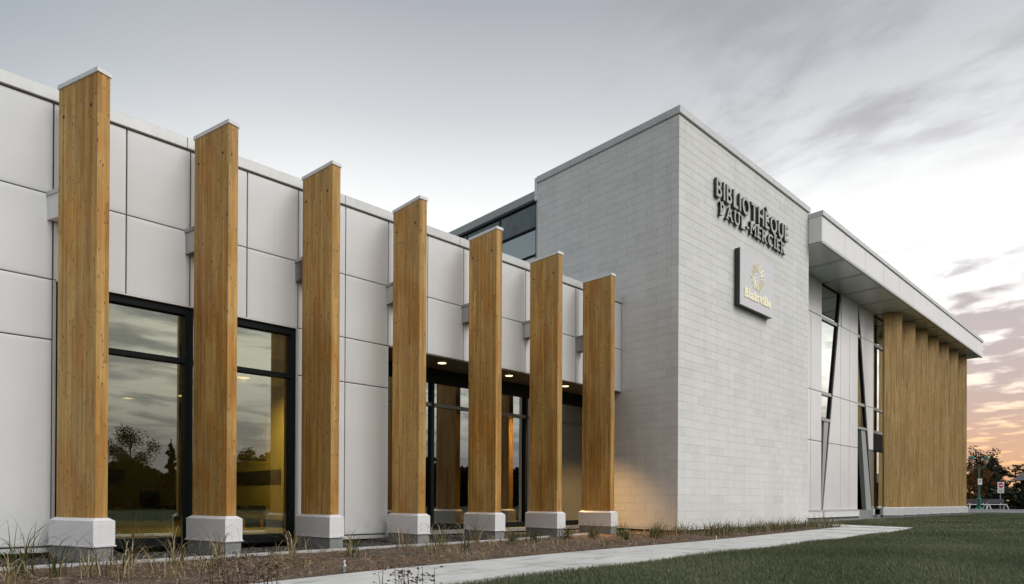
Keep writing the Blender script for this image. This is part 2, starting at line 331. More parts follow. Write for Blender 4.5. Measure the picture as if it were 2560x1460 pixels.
# ------------------------------------------------------------------ mesh helpers
class MB:
    def __init__(s): s.v = []; s.f = []; s.mi = []; s.cur = 0; s.t = []; s.tone = 0.5
    def add(s, vs, fs, tone=None):
        o = len(s.v); s.v.extend([tuple(p) for p in vs])
        for q in fs: s.f.append(tuple(o+i for i in q)); s.mi.append(s.cur); s.t.append(s.tone if tone is None else tone)
        return s
    def box(s, x0, x1, y0, y1, z0, z1):
        return s.add([(x0,y0,z0),(x1,y0,z0),(x1,y1,z0),(x0,y1,z0),(x0,y0,z1),(x1,y0,z1),(x1,y1,z1),(x0,y1,z1)],
                     [(0,3,2,1),(4,5,6,7),(0,1,5,4),(1,2,6,5),(2,3,7,6),(3,0,4,7)])
    def bbox(s, x0, x1, y0, y1, z0, z1, c=.004):
        """box whose edges are chamfered on all sides"""
        xs, ys, zs = (x0, x1), (y0, y1), (z0, z1); vs = []; idx = {}
        for i in (0, 1):
            for j in (0, 1):
                for k in (0, 1):
                    sx, sy, sz = (1, -1)[i], (1, -1)[j], (1, -1)[k]
                    for a in range(3):
                        p = [xs[i]+sx*c, ys[j]+sy*c, zs[k]+sz*c]; p[a] = (xs[i], ys[j], zs[k])[a]
                        idx[(i, j, k, a)] = len(vs); vs.append(p)
        fs = []
        for i in (0, 1):
            fs.append([idx[(i,0,0,0)], idx[(i,0,1,0)], idx[(i,1,1,0)], idx[(i,1,0,0)]])
            fs.append([idx[(0,i,0,1)], idx[(1,i,0,1)], idx[(1,i,1,1)], idx[(0,i,1,1)]])
            fs.append([idx[(0,0,i,2)], idx[(0,1,i,2)], idx[(1,1,i,2)], idx[(1,0,i,2)]])
        for i in (0, 1):
            for j in (0, 1):
                fs.append([idx[(i,j,0,0)], idx[(i,j,1,0)], idx[(i,j,1,1)], idx[(i,j,0,1)]])
                fs.append([idx[(i,0,j,0)], idx[(i,1,j,0)], idx[(i,1,j,2)], idx[(i,0,j,2)]])
                fs.append([idx[(0,i,j,1)], idx[(1,i,j,1)], idx[(1,i,j,2)], idx[(0,i,j,2)]])
        for i in (0, 1):
            for j in (0, 1):
                for k in (0, 1): fs.append([idx[(i,j,k,0)], idx[(i,j,k,1)], idx[(i,j,k,2)]])
        return s.add(vs, fs)
    def prism(s, poly, z0, z1):
        n = len(poly)
        vs = [(p[0], p[1], z0) for p in poly] + [(p[0], p[1], z1) for p in poly]
        fs = [tuple(range(n-1, -1, -1)), tuple(range(n, 2*n))] + [(i, (i+1) % n, n+(i+1) % n, n+i) for i in range(n)]
        return s.add(vs, fs)
    def prism_y(s, poly, y0, y1):       # poly in (x, z)
        n = len(poly)
        vs = [(p[0], y0, p[1]) for p in poly] + [(p[0], y1, p[1]) for p in poly]
        fs = [tuple(range(n)), tuple(range(2*n-1, n-1, -1))] + [((i+1) % n, i, n+i, n+(i+1) % n) for i in range(n)]
        return s.add(vs, fs)
    def tube(s, pts, rad, n=6, cap=True):
        pts = [Vector(p) for p in pts]; k = len(pts)
        if not hasattr(rad, '__len__'): rad = [rad]*k
        vs = []; u = None
        for i, p in enumerate(pts):
            d = (pts[min(i+1, k-1)]-pts[max(i-1, 0)]).normalized()
            if u is None: u = d.orthogonal().normalized()
            else: u = (u - d*u.dot(d)).normalized()
            w_ = d.cross(u)
            for j in range(n):
                a = 2*math.pi*j/n; vs.append(p + (u*math.cos(a)+w_*math.sin(a))*rad[i])
        fs = [(i*n+j, i*n+(j+1) % n, (i+1)*n+(j+1) % n, (i+1)*n+j) for i in range(k-1) for j in range(n)]
        if cap: fs += [tuple(range(n-1, -1, -1)), tuple((k-1)*n+j for j in range(n))]
        return s.add(vs, fs)
    def lathe(s, prof, n=16, c=(0, 0)):
        k = len(prof); vs = [(c[0]+r*math.cos(2*math.pi*j/n), c[1]+r*math.sin(2*math.pi*j/n), z) for r, z in prof for j in range(n)]
        fs = [(i*n+j, i*n+(j+1) % n, (i+1)*n+(j+1) % n, (i+1)*n+j) for i in range(k-1) for j in range(n)]
        fs += [tuple(range(n-1, -1, -1)), tuple((k-1)*n+j for j in range(n))]
        return s.add(vs, fs)
    def mesh(s, name, mats, tone=False, smooth=False):
        me = bpy.data.meshes.new(name); me.from_pydata(s.v, [], s.f)
        if not isinstance(mats, (list, tuple)): mats = [mats]
        for m_ in mats: me.materials.append(m_)
        if len(mats) > 1: me.polygons.foreach_set('material_index', s.mi)
        if tone:
            a = me.attributes.new('tone', 'FLOAT', 'FACE'); a.data.foreach_set('value', s.t)
        if smooth: me.shade_smooth()
        me.validate(); me.update(); return me
    def build(s, name, mats, parent=None, loc=None, rz=0.0, tone=False, smooth=False):
        return link(name, s.mesh(name, mats, tone, smooth), parent, loc, rz)

def link(name, me, parent=None, loc=None, rz=0.0):
    o = bpy.data.objects.new(name, me); C.objects.link(o)
    if parent: o.parent = parent
    if loc: o.location = loc
    if rz: o.rotation_euler = (0, 0, rz)
    return o
def tag(o, label=None, cat=None, group=None, kind=None):
    if label: o['label'] = label
    if cat: o['category'] = cat
    if group: o['group'] = group
    if kind: o['kind'] = kind
    return o
def thing(name, label, cat, loc=(0, 0, 0), rz=0, group=None):
    o = bpy.data.objects.new(name, None); C.objects.link(o); o.empty_display_size = .2
    o.location = loc; o.rotation_euler = (0, 0, rz); return tag(o, label, cat, group)
def copy_tree(o, parent=None):
    c = o.copy(); C.objects.link(c)
    if parent: c.parent = parent
    for ch in list(o.children): copy_tree(ch, c)
    return c
def np_mesh(name, verts, faces, mats, tone=None):
    """fast mesh from arrays; all faces have the same corner count"""
    me = bpy.data.meshes.new(name); nv = len(verts); nf, k = faces.shape
    me.vertices.add(nv); me.vertices.foreach_set('co', verts.astype(np.float32).ravel())
    me.loops.add(nf*k); me.loops.foreach_set('vertex_index', faces.astype(np.int32).ravel())
    me.polygons.add(nf); me.polygons.foreach_set('loop_start', np.arange(0, nf*k, k, dtype=np.int32))
    me.polygons.foreach_set('loop_total', np.full(nf, k, dtype=np.int32))
    for m_ in mats: me.materials.append(m_)
    if tone is not None:
        a = me.attributes.new('tone', 'FLOAT', 'FACE'); a.data.foreach_set('value', tone.astype(np.float32))
    me.update(calc_edges=True); me.validate(); return me

# ------------------------------------------------------------------ ground and setting
YW = 9.79            # front face of the white panel wing
XT, YT = 13.12, 8.16 # corner of the block tower
def gz(X):           # the ground lies a little lower by the low wing than by the right wing
    u = min(1.0, max(0.0, (X-14)/13)); return -.07+.07*u*u*(3-2*u)
def gza(X): u = np.clip((X-14)/13, 0, 1); return -.07+.07*u*u*(3-2*u)
gx = [-300, -20]+list(np.arange(-4, 40, 1.0))+[60, 900]
m = MB(); m.add([(X, Y, gz(X)-.02) for X in gx for Y in (-400, 700)], [(2*i, 2*i+2, 2*i+3, 2*i+1) for i in range(len(gx)-1)])
tag(m.build('lawn_ground', M['ground'], smooth=True), kind='structure')

def grid_sheet(name, poly_fn, x0, x1, nx, ny, amp, mat, z=.0, fr=(3, 11)):
    vs = []; fs = []
    ph = rng.random(12)*6.28
    for i in range(nx+1):
        X = x0+(x1-x0)*i/nx; a, b = poly_fn(X)
        for j in range(ny+1):
            Y = a+(b-a)*j/ny
            e = min(1, min(j, ny-j)/2)
            h = (math.sin(X*fr[0]+ph[0]+math.sin(Y*2.2))*math.sin(Y*fr[0]*1.3+ph[1])+.5*math.sin(X*fr[1]+ph[2])*math.sin(Y*fr[1]*.9+ph[3]))*amp + random.uniform(-amp, amp)*.5
            vs.append((X, Y, gz(X)+z+h*e))
    for i in range(nx):
        for j in range(ny):
            a = i*(ny+1)+j; fs.append((a, a+ny+1, a+ny+2, a+1))
    return tag(MB().add(vs, fs).build(name, mat, smooth=True), kind='structure')
def path_up(X):   # far edge of the path
    return float(np.interp(X, [-3, 1.5, 2.45, 3.17, 3.95, 7.06, 11.3, 14.95, 17.6, 19.3], [5.2, 5.5, 5.65, 5.76, 5.86, 6.05, 6.14, 6.45, 6.60, 6.66]))
def path_lo(X):
    return float(np.interp(X, [-3, 3.64, 5.92, 8.9, 11.9, 16, 20.2], [4.4, 4.59, 4.71, 4.81, 4.87, 5.0, 5.14]))
def edge_y(X):    # metal edging between gravel and soil
    return float(np.interp(X, [-3, 2, 4.35, 7.4, 8.2, 11, 13.1], [8.50, 8.50, 8.57, 8.67, 8.72, 9.15, 9.45]))
grid_sheet('planting_bed', lambda X: (path_up(X)-.03, edge_y(X) if X < 13.05 else 8.2), -3, 20.0, 230, 34, .022, M['soil'], z=.006)
grid_sheet('gravel_strip', lambda X: (edge_y(X), 10.9), -3, 13.1, 120, 24, .012, M['gravelbase'], z=.0)
# path: slabs with joints
def slab(x0, x1):
    m = MB(); g = .009
    zz = gz((x0+x1)/2); m.prism([(x0+g, path_lo(x0)), (x1-g, path_lo(x1)), (x1-g, path_up(x1)), (x0+g, path_up(x0))], zz-.05, zz+.028); return m
path_root = thing('concrete_path', None, None); tag(path_root, kind='structure')
for i in range(-2, 11): slab(1.75*i, 1.75*(i+1)).build('slab', M['path'], path_root)
MB().prism([(19.256, path_lo(19.256)), (20.25, 5.14), (20.75, 6.69), (21.4, 8.14), (20.0, 8.14), (19.256, path_up(19.256))], gz(20)-.06, gz(20)+.026).build('slab', M['path'], path_root)
MB().box(-4, 20.0, 4.5, 8.0, -.16, -.088).build('slab_bed', M['soil'], path_root)
# edging
e = MB()
pts = [(x, edge_y(x)-.02) for x in np.linspace(-3, 13.0, 30)]
for dy, h in ((0, .045), (.035, .040)):
    for (a, b), (c, d) in zip(pts[:-1], pts[1:]): e.add([(a, b+dy, -.12), (c, d+dy, -.12), (c, d+dy, h-.07), (a, b+dy, h-.07), (a, b+dy+.008, -.12), (c, d+dy+.008, -.12), (c, d+dy+.008, h-.07), (a, b+dy+.008, h-.07)], [(0,1,2,3), (5,4,7,6), (3,2,6,7)])
tag(e.build('metal_edging', M['flash']), 'thin galvanised double edging strip between the dark gravel and the planting bed', 'edging')
# concrete apron along the right wing, service road, kerb, far verge
tag(MB().box(20.62, 47, 8.75, 9.3, -.05, .012).build('foundation_apron', M['conc']), kind='structure')
tag(MB().prism([(21.3, 8.1), (23.5, 8.35), (30, 8.6), (30, 9.2), (20.6, 9.2), (20.6, 8.1)], -.10, -.012).build('gravel_apron', M['gravelbase']), kind='structure')
tag(MB().add([(52, -60, -.012), (66, -60, -.012), (66, 120, -.012), (52, 120, -.012)], [(0, 1, 2, 3)]).build('service_road', M['asphalt']), kind='structure')
tag(MB().box(51.7, 51.99, -60, 120, -.1, .06).box(66.01, 66.3, -60, 120, -.1, .10).build('kerb', M['path']), kind='structure')

# ------------------------------------------------------------------ white panel wing
wing = thing('white_panel_wing', 'low flat-roofed library wing clad in white metal panels, left of the block tower', 'building', (0, 0, 0))
def pillow_panel(x0, x1, z0, z1, y, mat, parent, name='wall_panel', dep=.004):
    """sheet-metal cassette: face bellied a little outwards, returned edges"""
    m = MB(); lx_, lz_ = x1-x0, z1-z0
    ua = [0, .012/lx_, .05/lx_, .5, 1-.05/lx_, 1-.012/lx_, 1]; ub = [0, .012/lz_, .05/lz_, .5, 1-.05/lz_, 1-.012/lz_, 1]; vs = []
    for a in ua:
        for b in ub:
            bx = min(a, 1-a)*(x1-x0); bz = min(b, 1-b)*(z1-z0)
            e = 1-math.exp(-min(bx, bz)/.014)
            vs.append((x0+(x1-x0)*a, y+dep*(1-e), z0+(z1-z0)*b))
    n = len(ua); fs = [(i*n+j, (i+1)*n+j, (i+1)*n+j+1, i*n+j+1) for i in range(n-1) for j in range(n-1)]
    m.add(vs, fs)
    m.add([(x0, y+dep, z0), (x1, y+dep, z0), (x1, y+dep, z1), (x0, y+dep, z1), (x0, y+.05, z0), (x1, y+.05, z0), (x1, y+.05, z1), (x0, y+.05, z1)], [(1, 0, 4, 5), (2, 1, 5, 6), (3, 2, 6, 7), (0, 3, 7, 4)])
    return m.build(name, mat, parent, smooth=False)
JX = [-2.3, -1.5, -.66, .20, 1.35, 2.155, 2.955, 3.76, 4.57, 5.41, 6.25, 7.115, 7.98, 8.84, 9.70, 10.55, 11.35, 12.24, 13.10]
JZ = [.09, 2.68, 3.435, 4.50, 5.655]
g = .009
# dark carrier behind the joints, split so that openings stay open
b_ = MB(); b_.box(-2.3, 13.10, YW+.045, YW+.20, 3.44, 5.70); b_.box(-2.3, 1.36, YW+.045, YW+.20, .03, 3.44); b_.box(4.57, 6.25, YW+.045, YW+.20, .03, 3.44)
b_.build('joint_backing', M['joint'], wing)
for i in range(len(JX)-1):
    for j in range(len(JZ)-1):
        x0, x1, z0, z1 = JX[i], JX[i+1], JZ[j], JZ[j+1]
        if z1 < 3.5 and (1.3 < x0 < 4.5 or x0 >= 6.2): continue
        pillow_panel(x0+g, x1-g, z0+g, z1-g, YW, M['panel'], wing)
for j in range(len(JZ)-1):   # two tall corner strips beside the windows
    pass
# wall bodies (plain substrate) and roof
MB().box(-2.3, 13.10, YW+.2, YW+.35, 3.46, 5.6).build('upper_wall', M['white'], wing)
MB().box(-2.3, 1.30, YW+.2, YW+.35, .02, 3.46).box(4.62, 6.22, YW+.2, YW+.35, .02, 3.46).build('lower_wall', M['white'], wing)
MB().box(-2.3, 13.10, YW+.35, 22, 5.3, 5.42).build('roof', M['flash'], wing)
# parapet flashing in lengths
px = [-2.3, .42, 2.9, 5.38, 7.86, 10.34, 13.14]
for a, b in zip(px[:-1], px[1:]):
    MB().bbox(a+.002, b-.002, YW-.035, YW+.40, 5.665, 5.825, .006).build('parapet_flashing', M['flash'], wing)
# base flashings
for a, b in ((-2.3, 1.345), (4.575, 6.24)):
    MB().box(a, b, YW-.012, YW+.04, .035, .075).box(a, b, YW-.03, YW+.04, .018, .034).build('base_flashing', M['flash'], wing)
# vertical trims beside the window
MB().box(1.352, 1.385, YW-.004, YW+.10, .03, 3.43).build('window_trim', M['flash'], wing)
MB().box(4.542, 4.574, YW-.004, YW+.10, .03, 3.43).build('window_trim', M['flash'], wing)
MB().box(1.386, 4.541, YW-.02, YW+.06, 3.418, 3.434).build('head_drip', M['white'], wing)
# pier return and soffit of the recess
for j in range(2):
    m = MB(); z0, z1 = JZ[j], JZ[j+1]; m.box(6.238, 6.262, YW+.004, 10.72, z0+g, z1-g); m.build('return_panel', M['panel'], wing)
for i in range(11, len(JX)-1):
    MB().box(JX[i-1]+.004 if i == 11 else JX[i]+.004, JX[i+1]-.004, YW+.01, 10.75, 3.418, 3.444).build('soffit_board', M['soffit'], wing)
MB().box(13.10, 13.118, YW+.0, YW+.3, 3.42, 5.66).build('end_trim', M['flash'], wing)

def downlight(x, y, z, r=.075, parent=None, power=0, label='', group=None, spot=R(98), name='downlight', energy_color=(1, .58, .22)):
    t_ = thing(name, label, 'ceiling light', (x, y, z), 0, group)
    MB().lathe([(r*1.12, .0), (r*1.12, -.008), (r, -.010), (r, .0)], 20).build('trim_ring', M['white'], t_)
    MB().lathe([(r*.96, -.002), (r*.96, -.012)], 20).build('lens', M['lamp'], t_)
    if power:
        ld = bpy.data.lights.new('downlight_lamp', 'SPOT'); ld.energy = power; ld.spot_size = spot; ld.spot_blend = .9; ld.color = energy_color; ld.shadow_soft_size = .07
        lo = bpy.data.objects.new('downlight_lamp', ld); C.objects.link(lo); lo.parent = t_; lo.location = (0, 0, -.03)
    return t_
downlight(7.74, 10.16, 3.415, .085, power=50, label='round warm recess downlight seen between the fourth and fifth fins', group='downlights in the recess soffit')
downlight(9.57, 10.16, 3.415, .085, power=50, label='round warm recess downlight behind the fifth fin from the left', group='downlights in the recess soffit')
downlight(11.40, 10.15, 3.415, .085, power=950, label='round warm recess downlight just left of the seventh fin', group='downlights in the recess soffit')

# window: frame, panes, transom as parts of the wing
def window(x0, x1, z0, z1, y, mullions, transoms, fw, fd, glass, parent, frame_mat, left=True, right=True, tmat=None, sill=0.0, head=None, mw=None):
    head = head or fw; mw = mw or fw
    fr = MB().box(x0, x0+fw, y, y+fd, z0, z1).box(x1-fw, x1, y, y+fd, z0, z1).box(x0+fw, x1-fw, y+.001, y+fd, z1-head, z1).box(x0+fw, x1-fw, y+.001, y+fd, z0, z0+max(fw, sill))
    fo = fr.build('window', frame_mat, parent)
    edges = [x0+fw] + [v for m_ in mullions for v in (m_-mw/2, m_+mw/2)] + [x1-fw]
    for m_ in mullions: MB().box(m_-mw/2, m_+mw/2, y+.002, y+fd, z0+max(fw, sill), z1-head).build('mullion', frame_mat, fo)
    zt = [z0+max(fw, sill)] + [v for t_ in transoms for v in (t_-.035, t_+.035)] + [z1-head]
    for k in range(0, len(edges), 2):
        a, b = edges[k], edges[k+1]
        for t_ in transoms: MB().box(a+.001, b-.001, y+.008, y+fd-.01, t_-.035, t_+.035).build('transom', tmat or frame_mat, fo)
        for q in range(0, len(zt), 2):
            MB().box(a-.004, b+.004, y+fd*.55, y+fd*.55+.012, zt[q]-.004, zt[q+1]+.004).build('pane', glass, fo)
    return fo
window(1.387, 4.540, .02, 3.416, YW+.02, [2.955], [2.655], .075, .14, M['glass'], wing, M['frame'], sill=.13, head=.10, mw=.11)
window(6.264, 13.11, .03, 3.417, 10.76, [7.97, 10.72], [2.67], .07, .12, M['glass_dark'], wing, M['frame'], sill=.15, head=.28, mw=.075, tmat=M['trans'])
MB().box(6.27, 13.1, 10.62, 10.75, -.02, .06).build('threshold', M['conc'], wing)

# ---- interior behind the left window
room = thing('reading_room', 'warmly lit yellow room seen through the large left window', 'room', (0, 0, 0))
MB().box(-2.2, 5.72, 10.16, 20.0, .04, .10).build('floor', M['infloor'], room)
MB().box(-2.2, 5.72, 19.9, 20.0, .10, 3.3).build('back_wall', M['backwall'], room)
MB().box(5.62, 5.72, 11.8, 19.9, .10, 3.3).build('side_wall', M['inwall'], room)
MB().box(4.56, 5.70, 10.16, 10.26, .10, 3.3).build('front_wall', M['inwall'], room)
MB().box(-2.2, 5.72, 10.16, 20.0, 3.3, 3.36).build('ceiling', M['inceil'], room)
MB().box(-2.2, 5.60, 11.7, 12.9, 3.0, 3.29).build('bulkhead', M['greyclad'], room)
MB().box(2.2, 2.9, 11.67, 11.70, 3.06, 3.15).build('air_grille', M['black'], room)
MB().box(5.60, 5.62, 12.3, 19.9, .10, .26).box(-2.2, 5.6, 19.87, 19.9, .10, .30).build('skirting', M['black'], room)
MB().box(-2.3, -2.2, 10.2, 20, .1, 3.3).build('side_wall', M['inwall'], room)
for k in range(6): MB().box(-2.2, 5.6, 10.3+1.2*k+.9, 10.3+1.2*k+.915, 3.292, 3.3).build('ceiling_joint', M['black'], room)
hb = MB().box(5.58, 5.60, 12.75, 15.9, 1.06, 1.30); rail = hb.build('coat_rail', M['brickfar']); tag(rail, 'dark long coat rail fixed to the yellow wall right of the second fin', 'coat rail')
for k in range(9): MB().box(5.55, 5.58, 12.9+.33*k, 12.93+.33*k, 1.14, 1.20).build('hook', M['trans'], rail)
tag(MB().box(1.0, 4.35, 19.80, 19.86, 1.18, 1.46).box(1.05, 4.3, 19.78, 19.80, 1.20, 1.23).build('display_board', M['black']), 'long black display board on the far wall, seen left of the second fin', 'board')
bench = thing('cushioned_bench', 'dark cushioned bench against the yellow wall beside the second fin', 'bench', (5.25, 13.9, .10))
MB().bbox(-.25, .25, -.7, .9, .34, .46, .03).build('cushion', M['black'], bench)
for dx in (-.22, .16):
    for dy in (-.62, .74): MB().box(dx, dx+.06, dy, dy+.06, 0, .34).build('leg', M['orange'], bench)
MB().box(-.2, .2, -.6, .8, .27, .33).build('apron', M['orange'], bench)
ch = thing('lounge_chair', 'dark lounge chair in the reading room just left of the second fin', 'chair', (4.9, 18.6, .10), R(35))
MB().bbox(-.32, .32, -.30, .30, .25, .42, .03).build('seat', M['black'], ch); MB().bbox(-.32, .32, .24, .36, .42, .80, .03).build('backrest', M['black'], ch)
for dx in (-.28, .23):
    for dy in (-.28, .25): MB().box(dx, dx+.05, dy, dy+.05, 0, .25).build('leg', M['black'], ch)
for q, (x, y, lab) in enumerate([(4.66, 12.28, 'bright round room light just right of the second fin'), (5.10, 17.4, 'small round room light beside the dark window mullion'), (4.2, 18.8, 'small round room light in the left pane, over the tree reflection')]):
    downlight(x, y, 2.995 if q == 0 else 3.285, .12, power=(430, 80, 25)[q], label=lab, group='ceiling lights in the reading room', spot=R(170), energy_color=(1, .80, .42))

bl_m, bt_, bb_, bo_ = new_mat('blind_mesh')
_p = bt_.node('ShaderNodeNewGeometry').outputs['Position']; _x, _y, _z = bt_.xyz(_p)
_gx = bt_.m('GREATER_THAN', bt_.m('FRACT', bt_.m('MULTIPLY', _x, 36.0)), .78); _gz = bt_.m('GREATER_THAN', bt_.m('FRACT', bt_.m('MULTIPLY', _z, 36.0)), .78)
_f = bt_.m('ADD', .22, bt_.m('MULTIPLY', bt_.m('MAXIMUM', _gx, _gz), .28))
bb_.inputs['Base Color'].default_value = (.22, .22, .19, 1); bb_.inputs['Roughness'].default_value = .9
_tr = bt_.node('ShaderNodeBsdfTransparent'); _mx = bt_.node('ShaderNodeMixShader', {0: _f}); bt_.l.new(_tr.outputs[0], _mx.inputs[1]); bt_.l.new(bb_.outputs[0], _mx.inputs[2]); bt_.l.new(_mx.outputs[0], bo_.inputs[0])
for xa, xb, lab in ((1.47, 2.89, 'half-lowered mesh roller blind inside the left pane of the large window'), (3.02, 4.20, 'half-lowered mesh roller blind inside the right pane of the large window')):
    rb = thing('roller_blind', lab, 'blind', (xa, 10.06, 3.28))
    MB().tube([(0, 0, 0), (xb-xa, 0, 0)], .03, 8).build('roller', M['greyclad'], rb)
    MB().add([(0, .02, 0), (xb-xa, .02, 0), (xb-xa, .02, -1.95), (0, .02, -1.95)], [(0, 1, 2, 3)]).build('mesh_screen', bl_m, rb)
    MB().box(0, xb-xa, .012, .028, -1.98, -1.955).build('hem_bar', M['greyclad'], rb)

# ---- interior behind the recessed glazing: dim library
lib = thing('library_hall', 'dim library hall behind the recessed entrance glazing', 'room')
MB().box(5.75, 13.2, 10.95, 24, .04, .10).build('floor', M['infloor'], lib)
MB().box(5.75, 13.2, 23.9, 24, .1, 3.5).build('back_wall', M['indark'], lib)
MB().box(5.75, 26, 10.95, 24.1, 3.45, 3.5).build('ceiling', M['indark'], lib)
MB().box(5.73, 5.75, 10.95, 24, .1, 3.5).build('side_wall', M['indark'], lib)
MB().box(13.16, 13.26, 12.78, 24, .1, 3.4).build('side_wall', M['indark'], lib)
for k in range(4): 
    MB().box(8.0, 13.1, 17.5, 17.6, 1.15+.42*k, 1.30+.42*k).build('timber_slat', M['orange'], lib)
MB().box(8.6, 11.4, 14.2, 14.7, .1, 1.1).build('counter', M['greyclad'], lib)
for x, y, lab in ((12.3, 13.4, 'small bright light inside the hall, left of the seventh fin'), (11.0, 15.5, 'small light inside the hall behind the sixth fin'), (9.4, 16.0, 'small light inside the hall between the fifth and sixth fins')):
    downlight(x, y, 3.43, .1, power=14, label=lab, group='ceiling lights in the library hall', spot=R(150))

# ------------------------------------------------------------------ block tower
tower = thing('block_tower', 'tall white concrete-block tower with the library lettering on its right face', 'building')
ZB, ZTOP, CH, BL = .04, 9.755, .2, .6
XE, YE = 20.62, 12.78
MB().box(XT+.007, XE-.007, YT+.007, YE-.007, .0, ZTOP).build('mortar_core', M['mortar'], tower)
MB().box(XT+.06, XE-.06, YT+.06, YE-.06, -.1, .04).build('foundation', M['indark'], tower)
blocks = []
nrow = int(math.ceil((ZTOP-ZB)/CH)); J = .0018
for r_ in range(nrow):
    z0 = ZB+CH*r_; z1 = min(z0+CH, ZTOP)
    half = (r_ % 2)*.3
    # right face runs along X: corner block turns the corner
    x = XT - (0 if not half else 0)
    cuts = [XT]; c = XT + (BL if not half else .3)
    while c < XE-.05: cuts.append(c); c += BL
    cuts.append(XE)
    for k, (a, b) in enumerate(zip(cuts[:-1], cuts[1:])): blocks.append(('r', k == 0, a, b, z0, z1))
    cuts = [YT+.2]; c = YT + (.3 if not half else BL)
    while c < YE-.05: cuts.append(c); c += BL
    cuts.append(YE)
    for k, (a, b) in enumerate(zip(cuts[:-1], cuts[1:])): blocks.append(('l', False, a, b, z0, z1))
def block_box(m, face, corner, a, b, z0, z1, tone):
    m.tone = tone; pr = random.uniform(-.0012, .0012); c = .004
    if face == 'r': m.bbox(a+(J if not corner else 0), b-J, YT+pr, YT+(.2-J if corner else .06), z0+J, z1-J, .0022)
    else: m.bbox(XT+pr, XT+.06, a+J, b-J, z0+J, z1-J, .0022)
random.seed(3)
def near_key(bk):
    x, y = ((bk[2]+bk[3])/2, YT) if bk[0] == 'r' else (XT, (bk[2]+bk[3])/2)
    return math.hypot(x, y) + (0 if not (bk[0] == 'l' and y > 9.9) else 50) + abs(bk[4]-2.0)*.12
blocks.sort(key=near_key)
rest = MB()
for i, bk in enumerate(blocks):
    tone = min(1, max(0, random.gauss(.62, .17))) if random.random() > .07 else random.uniform(0, .15)
    if i < 300:
        m = MB(); block_box(m, *bk, tone); m.build('block', M['cmu'], tower, tone=True)
    else: block_box(rest, *bk, tone)
ro = rest.build('block_courses', M['cmu'], tower, tone=True); ro['kind'] = 'stuff'
# cap flashing
for a, b in ((XT-.05, 16.2), (16.2, XE+.03)): MB().bbox(a, b-.003, YT-.05, YT+.35, 9.765, 9.935, .006).build('parapet_flashing', M['flash'], tower)
for a, b in ((YT+.353, 11.0), (11.0, YE)): MB().bbox(XT-.05, XT+.35, a, b-.003, 9.765, 9.935, .006).build('parapet_flashing', M['flash'], tower)
MB().box(XT-.02, XT+.1, YE+.001, YE+.10, 9.3, 9.93).build('corner_trim', M['white'], tower)
MB().box(XT+.35, XE, YT+.36, YE, 9.6, 9.7).build('roof', M['flash'], tower)

# upper glazed storey behind
up_ = thing('upper_glazed_storey', 'grey glazed upper storey behind the tower, above the low wing', 'building')
XG = 13.27
MB().box(XG-.06, XG+8, YE+.11, 30, 9.42, 9.65).build('roof_fascia', M['alu'], up_)
MB().box(XG+.06, XG+8, YE+.11, 30, 9.30, 9.42).build('shadow_gap', M['frame'], up_)
ys = [12.95, 14.50, 16.09, 17.7, 19.3, 20.9, 22.5]
for a, b in zip(ys[:-1], ys[1:]):
    wo = MB().box(XG, XG+.10, a, a+.05, 7.0, 9.30).box(XG+.001, XG+.10, a+.05, b, 8.585, 8.64).box(XG+.001, XG+.10, a+.05, b, 7.78, 7.85).build('window', M['frame'], up_)
    MB().box(XG+.012, XG+.03, a+.055, b-.002, 8.645, 9.295).build('spandrel_panel', M['spandrel'], wo)
    MB().box(XG+.04, XG+.052, a+.055, b-.002, 7.855, 8.58).build('pane', M['glass_up'], wo)
    MB().box(XG+.02, XG+.05, a+.055, b-.002, 7.0, 7.775).build('lower_panel', M['panel'], wo)
MB().box(XG-.03, XG+.1, 12.88, 12.949, 7.0, 9.30).build('corner_post', M['alu'], up_)
MB().box(XG+2.5, XG+2.6, 12.9, 30, 5.4, 9.4).build('inner_wall', M['inceil'], up_)
MB().box(XG+.2, XG+8, 12.9, 30, 9.0, 9.1).build('inner_ceiling', M['inceil'], up_)
st = MB(); st.box(XG+.62, XG+.92, 13.7, 17.5, 8.88, 8.93); so = st.build('strip_light', emit('orange_strip', (1, .45, .16), 7.0)); tag(so, 'orange glowing strip light inside the upper storey window', 'strip light')

# ------------------------------------------------------------------ right wing
rw = thing('right_wing', 'two-storey library wing with pearl panels, slanted windows and a long roof canopy', 'building')
YR = 9.15
RZ = [.37, 2.88, 4.69, 7.46, 8.74]
def poly_panel(poly, y, mat, parent, name='wall_panel', th=.03):
    return MB().prism_y(poly, y, y+th).build(name, mat, parent)
def slantx(z, a, b):   # x on a slanted line from (x,z)=a to b
    return a[0]+(b[0]-a[0])*(z-a[1])/(b[1]-a[1])
s1 = ((26.21, 8.74), (24.45, .37)); s2 = ((28.13, 8.74), (29.94, .37))
h = .012
MB().box(20.62, 24.34, YR+.035, YR+.2, .12, 8.74).build('joint_backing', M['joint'], rw)
poly_panel([(24.52, .37), (28.10, .37), (28.10, 8.74), (26.27, 8.74)], YR+.036, M['joint'], rw, 'joint_backing', .12)
poly_panel([(30.0, .37), (30.0, 8.74), (28.20, 8.74)], YR+.036, M['joint'], rw, 'joint_backing', .12)
cols = [20.7, 22.0, 23.36, 24.35]
for i in range(3):
    for j in range(4): pillow_panel(cols[i]+h, cols[i+1]-h, RZ[j]+h, RZ[j+1]-h, YR, M['panel2'], rw, dep=.008)
